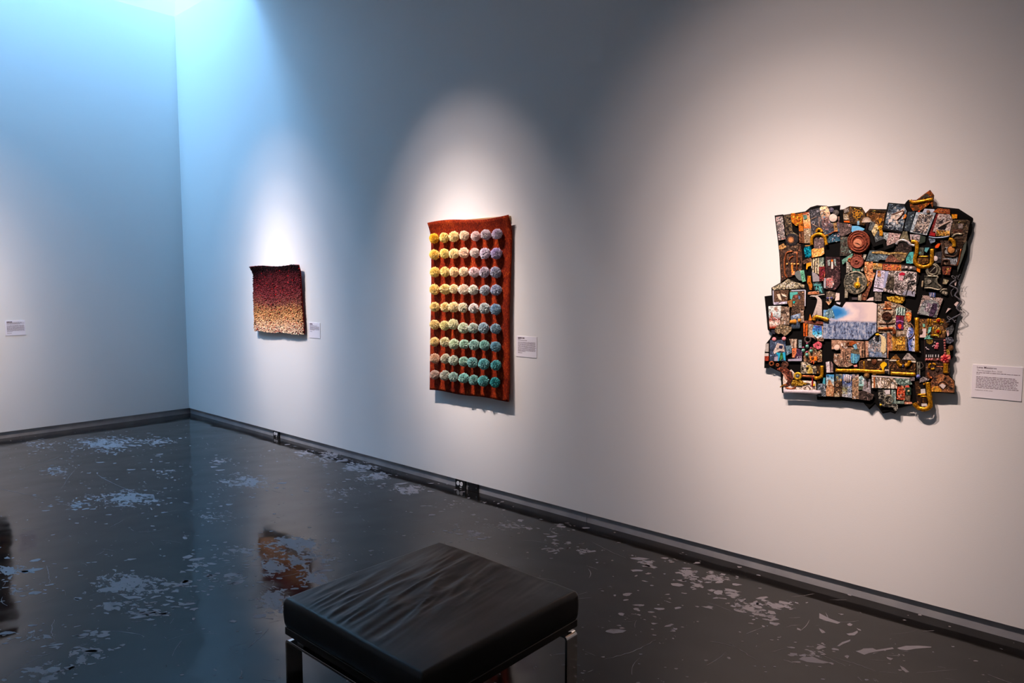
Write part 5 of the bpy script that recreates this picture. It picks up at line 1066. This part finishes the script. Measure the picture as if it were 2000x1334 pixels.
patch('K', [(920,380),(1400,430),(1480,560),(1490,660),(920,640)], 'veins', [(226,210,190),(96,78,60),(240,226,212)], 20, 3, 'fan_window_print'); patch('K', [(915,365),(1740,420),(1740,440),(915,395)], 'plain', [(214,200,194)], 60, 4); patch('K', [(960,400),(992,400),(992,640),(960,640)], 'plain', [(172,96,44)], 60, 5)
for k in range(5): a = math.pi*(1.0+.13*k+.05); pipe('K', [(1215+30*math.cos(a), 655+30*math.sin(a)), (1240+190*math.cos(a+.35), 655+200*math.sin(a+.35))], .7, 'plain', [(110,90,70)], 5, 'window_bar', metal=0)
pipe('K', [(1110,420),(1110,660)], 1.3, 'plain', [(236,222,212)], 5, 'window_bar', metal=0); pipe('K', [(1120,460),(1230,470),(1310,560),(1330,655)], .9, 'plain', [(120,98,74)], 5, 'window_bar', metal=0); pipe('K', [(1290,430),(1400,520),(1430,660)], .9, 'plain', [(120,98,74)], 5, 'window_bar', metal=0)
patch('K', [(1410,430),(1740,440),(1800,560),(1600,600),(1480,550)], 'veins', [(110,135,125),(50,64,60),(154,174,164)], 60, 4); patch('K', [(1350,680),(1440,690),(1450,980),(1350,980)], 'bands', [(74,92,88),(130,152,144)], 16, 4)
patch('L', [(140,720),(240,690),(320,730),(300,1020),(130,1000)], 'print', [(60,26,18),(220,84,50),(230,182,132)], 26, 4); patch('L', [(310,680),(390,690),(410,740),(320,740)], 'plain', [(222,96,76)], 60, 4); patch('L', [(320,740),(440,740),(440,900),(330,900)], 'noise', [(24,42,32),(50,74,58)], 40, 4); disc('L', 388, 820, 26, 'plain', [(206,176,130)], 60, 6, 'button'); patch('L', [(320,900),(430,910),(420,1040),(300,1020)], 'noise', [(38,32,26),(130,110,88)], 40, 3)
patch('L', [(120,1035),(290,1035),(290,1100),(10,1090)], 'noise', [(74,88,80),(116,132,120)], 40, 4); patch('L', [(300,1050),(460,1060),(460,1100),(300,1105)], 'noise', [(170,104,80),(220,156,126)], 40, 4)
patch('K', [(1060,680),(1180,680),(1240,800),(1340,790),(1380,1000),(1490,990),(1490,1090),(1440,1160),(1380,1060),(1140,1050),(1100,1020),(1070,860)], 'veins', [(44,44,42),(150,145,130),(22,22,22)], 55, 3, 'black_white_mask'); patch('K', [(1190,690),(1320,680),(1320,780),(1230,780)], 'plain', [(214,206,206)], 60, 4); ring('K', 1290, 900, 88, 1.4, 'noise', STONE, 5, 'mask_ring'); ring('K', 1290, 900, 112, .9, 'noise', STONE, 4, 'mask_ring'); disc('K', 1115, 1010, 24, 'plain', [(236,196,50)], 60, 5, 'yellow_bead', 1); disc('K', 1110, 905, 40, 'plain', [(30,30,30)], 60, 5, 'dark_stud')  # pale piece by the mask stands in for a gap
# ---- lower left
patch('J', [(560,330),(730,240),(820,340),(760,480),(960,480),(1200,490),(1265,510),(1270,680),(560,690),(545,470)], 'noise', [(206,186,172),(232,214,200)], 24, 1)
pipe('J', [(1000,670),(1060,610),(1110,620),(1130,670)], .8, 'plain', [(110,84,70)], 3, 'stitched_line', metal=0); pipe('J', [(920,590),(1040,580),(1160,590)], .6, 'plain', [(110,84,70)], 3, 'stitched_line', metal=0)
patch('J', [(410,230),(500,180),(620,200),(740,300),(780,420),(740,540),(620,620),(570,600),(640,520),(650,430),(600,330),(480,270)], 'cells', [(136,70,48),(92,44,30),(50,24,18)], 90, 4, 'rust_lace_crescent')
patch('J', [(500,280),(600,330),(650,430),(620,470),(560,360)], 'plain', [(196,140,116)], 60, 3)
ring('J', 300, 112, 42, 1.5, 'noise', COPPER, 4, 'rust_ring'); ring('J', 430, 145, 26, 1.4, 'noise', COPPER, 4, 'rust_ring'); disc('J', 595, 140, 76, 'cells', [(40,24,20),(110,70,54)], 90, 4, 'rust_cog', .2, prof=[(1,0),(1,.004),(.85,.006),(.7,.003),(.3,.003),(.2,.006),(0,.006)])
pipe('J', [(600,630),(700,662),(760,655),(825,620)], 1.6, 'noise', COPPER, 4, 'copper_rail'); pipe('J', [(485,625),(540,590),(600,560)], 1.2, 'noise', GOLD, 6, 'brass_pin')
ring('J', 868, 385, 64, 2.6, 'noise', [(150,100,10),(226,176,40),(250,214,90)], 5, 'gold_ring'); disc('J', 862, 388, 48, 'noise', [(30,34,40),(120,126,130)], 50, 5, 'dark_dial', .8, .2)
patch('J', [(760,470),(830,460),(960,470),(1000,520),(1150,540),(920,600),(720,590)], 'cells', [(246,210,90),(176,124,24),(80,50,8)], 100, 4, 'gold_lace', .35, .4)
patch('J', [(940,70),(1040,70),(1180,150),(1260,170),(1290,260),(1260,340),(1180,330),(930,330)], 'veins', [(150,140,120),(46,40,36),(204,188,152)], 46, 3); patch('J', [(1070,150),(1130,140),(1190,230),(1200,320),(1090,330),(1050,230)], 'noise', [(170,140,56),(222,192,98)], 40, 4); disc('J', 1080, 215, 26, 'plain', [(40,30,24)], 60, 6, 'dark_stud'); disc('J', 968, 220, 16, 'plain', [(24,22,22)], 60, 6, 'dark_stud')
patch('J', [(1280,160),(1360,160),(1360,340),(1280,340)], 'dots', [(96,64,26),(120,82,36),(50,32,14)], 70, 2); patch('J', [(1280,450),(1360,450),(1350,540),(1290,540)], 'dots', [(96,64,26),(120,82,36),(50,32,14)], 70, 2)
pipe('J', [(1392,160),(1395,330),(1372,400),(1305,427),(1235,428)], 3.4, 'noise', GOLD, 4); pipe('J', [(970,385),(1100,392),(1240,400)], 2.5, 'noise', COPPER, 4, 'copper_pipe')
patch('J', [(1178,370),(1200,370),(1204,610),(1172,630)], 'plain', [(140,20,26)], 60, 5, 'red_tassel'); patch('J', [(1205,545),(1245,560),(1240,595),(1205,600)], 'plain', [(240,200,40)], 60, 4)
pipe('J', [(568,715),(900,722),(1150,730),(1365,738)], 4.0, 'plain', [(206,196,202)], 4, 'white_candle', metal=0, rough=.5, sub=3)
patch('J', [(1480,80),(1560,60),(1575,310),(1500,310)], 'noise', [(180,164,168),(222,208,210)], 30, 3); patch('J', [(1590,60),(1640,130),(1640,310),(1580,310)], 'noise', [(104,84,84),(144,120,118)], 40, 3)
patch('J', [(1430,420),(1470,420),(1470,560),(1410,540)], 'plain', [(64,158,176)], 60, 4); patch('J', [(1300,550),(1480,540),(1480,830),(1290,820)], 'print', [(46,52,62),(110,120,130),(200,206,212)], 44, 3)
patch('G', [(235,90),(510,80),(490,560),(260,580)], 'vgrad', [(140,44,18),(232,212,196),(140,42,16),(180,202,204),(204,214,212),(210,216,212)], 24, 3, 'lighthouse_print'); patch('G', [(292,228),(320,228),(327,350),(285,350)], 'noise', [(120,60,44),(170,96,70)], 60, 5); star('G', 395, 150, 26, 66, 12, 'plain', [(160,122,104)], 4)
patch('G', [(510,90),(700,110),(690,500),(480,480),(490,170)], 'print', [(52,42,36),(110,90,74),(176,150,130),(216,196,176)], 44, 2); patch('G', [(560,490),(740,540),(740,610),(650,700),(590,740),(520,680),(440,690),(370,640),(380,560),(480,480)], 'cells', [(124,104,78),(70,56,42),(164,144,112)], 120, 4, 'lace_motif')
patch('G', [(740,110),(940,60),(940,240),(720,310)], 'print', [(50,38,30),(92,72,56),(136,110,84)], 40, 2); patch('G', [(720,300),(930,240),(920,570),(730,580)], 'vgrad', [(40,50,60),(80,96,122),(146,170,200)], 40, 3)
for x, y, r_ in [(735,430,38),(802,425,45),(905,400,36)]: disc('G', x, y, r_, 'plain', [(212,142,52)], 60, 5, 'orange_dome', 1, ry=r_*1.2)
patch('G', [(930,190),(1000,170),(1010,440),(930,450)], 'print', [(92,74,62),(170,145,125),(206,184,164)], 46, 3); patch('G', [(1105,400),(1140,260),(1180,400)], 'noise', [(206,100,24),(236,140,44)], 40, 4)
pipe('G', [(1210,390),(1240,335),(1300,325),(1400,350),(1530,395)], 4.0, 'noise', GOLD, 5); patch('G', [(990,400),(1430,420),(1430,490),(1000,460)], 'noise', [(74,42,34),(116,64,48)], 50, 3); patch('G', [(990,460),(1090,460),(1080,740),(1000,740)], 'bands', [(120,48,14),(212,96,26)], 22, 3)
patch('G', [(1100,470),(1440,520),(1440,800),(1100,740)], 'noise', [(130,108,88),(176,156,134)], 30, 2); patch('G', [(1220,500),(1390,520),(1400,780),(1290,790),(1190,700),(1190,580)], 'vgrad', [(224,226,230),(70,196,228),(60,120,200),(60,76,160)], 30, 4)
patch('G', [(270,830),(610,820),(610,1280),(260,1280)], 'noise', [(34,42,58),(56,68,92),(92,108,132)], 34, 2); patch('G', [(430,890),(560,920),(590,1080),(480,1060),(360,1130),(340,1080)], 'noise', [(170,154,146),(214,198,188)], 34, 4); patch('G', [(390,1090),(500,1110),(480,1180),(460,1280),(440,1280),(450,1170)], 'plain', [(42,182,222)], 60, 4); patch('G', [(540,1100),(600,1090),(610,1280),(570,1250)], 'plain', [(42,182,222)], 60, 4); patch('G', [(490,1100),(540,1100),(555,1230),(480,1280)], 'noise', [(40,96,44),(80,140,76)], 40, 4); patch('G', [(470,940),(550,950),(530,1020),(460,1000)], 'plain', [(30,36,70)], 60, 5); patch('G', [(365,1190),(440,1180),(440,1280),(360,1280)], 'plain', [(170,160,180)], 60, 4)
disc('G', 358, 806, 44, 'plain', [(226,140,148)], 60, 5, 'pink_ear', .6, .8); disc('G', 572, 796, 44, 'plain', [(226,140,148)], 60, 5, 'pink_ear', .6, .8)  # the two pink ears of the mouse face
patch('G', [(690,800),(860,800),(860,990),(740,1000)], 'bands', [(112,86,70),(196,176,156)], 18, 3); patch('G', [(750,1010),(850,1000),(840,1100),(800,1210),(750,1200)], 'noise', [(220,100,56),(240,150,100)], 40, 4); patch('G', [(840,1000),(970,1050),(970,1230),(800,1220)], 'print', [(48,34,54),(96,52,90),(176,146,166)], 50, 3); patch('G', [(660,1240),(970,1220),(960,1280),(660,1280)], 'plain', [(170,166,188)], 60, 4); patch('G', [(610,950),(740,940),(740,1100),(630,1160)], 'noise', [(60,90,110),(134,158,168)], 40, 3); patch('G', [(890,820),(960,820),(960,1000),(890,990)], 'noise', [(90,110,120),(160,176,180)], 40, 3)
patch('G', [(1180,980),(1300,1000),(1400,1050),(1400,1300),(1000,1320),(990,1110)], 'print', [(70,48,34),(150,110,80),(192,152,112)], 34, 1)
ring('G', 1085, 815, 62, 1.7, 'plain', [(110,92,88)], 5, 'pendant_ring'); pipe('G', [(1130,760),(1200,770),(1260,810)], 1.1, 'plain', [(120,100,94)], 5, 'pendant_chain')
for x, y in [(1075,965),(990,1052),(1160,1065),(1070,1148)]:
    disc('G', x, y, 34, 'plain', [(126,194,178)], 60, 5, 'turquoise_drop', 2, .25, ry=46); disc('G', x, y-66, 20, 'plain', [(196,92,132)], 60, 5, 'pink_bead', 1.5, .3, n=10)
patch('G', [(1200,920),(1310,850),(1400,900),(1390,980),(1320,1030),(1210,970)], 'noise', [(170,60,76),(214,104,114)], 34, 4); patch('G', [(1290,790),(1440,780),(1430,850),(1300,840)], 'cells', [(190,150,120),(100,66,48)], 120, 4); patch('G', [(1130,1180),(1300,1180),(1290,1270),(1140,1270)], 'noise', [(216,96,20),(240,136,44)], 40, 4); disc('G', 1195, 1212, 30, 'plain', [(110,60,30)], 60, 6, 'dark_stud'); pipe('J', [(1160,100),(1180,60),(1210,70),(1215,125)], 1.2, 'plain', [(206,90,50)], 5, 'orange_cord', metal=0)
patch('G', [(170,900),(240,900),(240,1080),(170,1080)], 'plain', [(186,178,172)], 60, 3, 'glass_vial'); patch('G', [(150,1110),(240,1110),(240,1172),(150,1172)], 'plain', [(206,196,190)], 60, 3, 'glass_vial'); patch('G', [(150,1175),(240,1175),(240,1275),(155,1280)], 'noise', [(120,36,20),(166,62,40)], 40, 3, 'glass_vial')
patch('G', [(300,600),(370,600),(380,700),(300,680)], 'plain', [(44,46,58)], 60, 2)

# ---- fine printed and stitched line work over the scraps, too small to count
rn = random.Random(77); dv, df, dc = [], [], []
def inside(P, x, y):
    r_ = False; n = len(P)
    for i in range(n):
        (x0, y0), (x1, y1) = P[i], P[i-1]
        if (y0 > y) != (y1 > y) and x < (x1-x0)*(y-y0)/(y1-y0)+x0: r_ = not r_
    return r_
def ribbon(path, w, off, colr, P):
    if not all(inside(P, *p) for p in path): return
    n0 = len(dv); N = len(path)
    for i, (x, y) in enumerate(path):
        a = path[max(i-1, 0)]; b_ = path[min(i+1, N-1)]; tx, ty = b_[0]-a[0], b_[1]-a[1]; l = math.hypot(tx, ty) or 1
        nx, ny = -ty/l*w, tx/l*w
        for sg in (1, -1): dv.append(wpt(x+nx*sg, y+ny*sg, off)); dc.append(colr)
    for i in range(N-1): df.append((n0+2*i, n0+2*i+1, n0+2*i+3, n0+2*i+2))
for P, cols, off in _scraps:
    xs = [p[0] for p in P]; ys = [p[1] for p in P]; A = (max(xs)-min(xs))*(max(ys)-min(ys))
    for k in range(int(3 + A/14)):
        x, y = rn.uniform(min(xs), max(xs)), rn.uniform(min(ys), max(ys)); base_ = cols[rn.randrange(len(cols))]
        f_ = rn.choice((.22, .3, .4, 1.35, 1.6, 1.9)); cc = srgb(*[min(250, q*f_ + (14 if f_ > 1 else 0)) for q in base_]); kind = rn.random(); w = rn.uniform(.16, .42)
        if kind < .35:
            a, l = rn.choice((0, math.pi/2, rn.uniform(0, 3.14))), rn.uniform(1.5, 6); ribbon([(x+math.cos(a)*l*q/4, y+math.sin(a)*l*q/4) for q in range(5)], w, off, cc, P)
        elif kind < .65:
            R_, a0, sp = rn.uniform(.8, 3.4), rn.uniform(0, 6.28), rn.choice((2.0, 3.6, 6.28)); ribbon([(x+R_*math.cos(a0+sp*q/10), y+R_*math.sin(a0+sp*q/10)) for q in range(11)], w, off, cc, P)
        elif kind < .85:
            a, l = rn.uniform(0, 3.14), rn.uniform(1.5, 3.5)
            for q in range(4): ox, oy = -math.sin(a)*q*.95, math.cos(a)*q*.95; ribbon([(x+ox, y+oy), (x+ox+math.cos(a)*l, y+oy+math.sin(a)*l)], .22, off, cc, P)
        else:
            r_ = rn.uniform(.5, 1.3); ribbon([(x-r_, y), (x, y+.01), (x+r_, y)], r_*.8, off, cc, P)
me = mesh('stitched_detail', dv, df); ca = me.color_attributes.new('thread', 'FLOAT_COLOR', 'POINT'); ca.data.foreach_set('color', [q for cl in dc for q in cl])
mt_thread, nt, bs = new_mat('printed_thread', .8, spec=.12); vc = nd(nt, 'ShaderNodeVertexColor', layer_name='thread'); nt.links.new(vc.outputs[0], bs.inputs['Base Color'])
o = link('stitched_detail', me, mt_thread, quilt); o['kind'] = 'stuff'
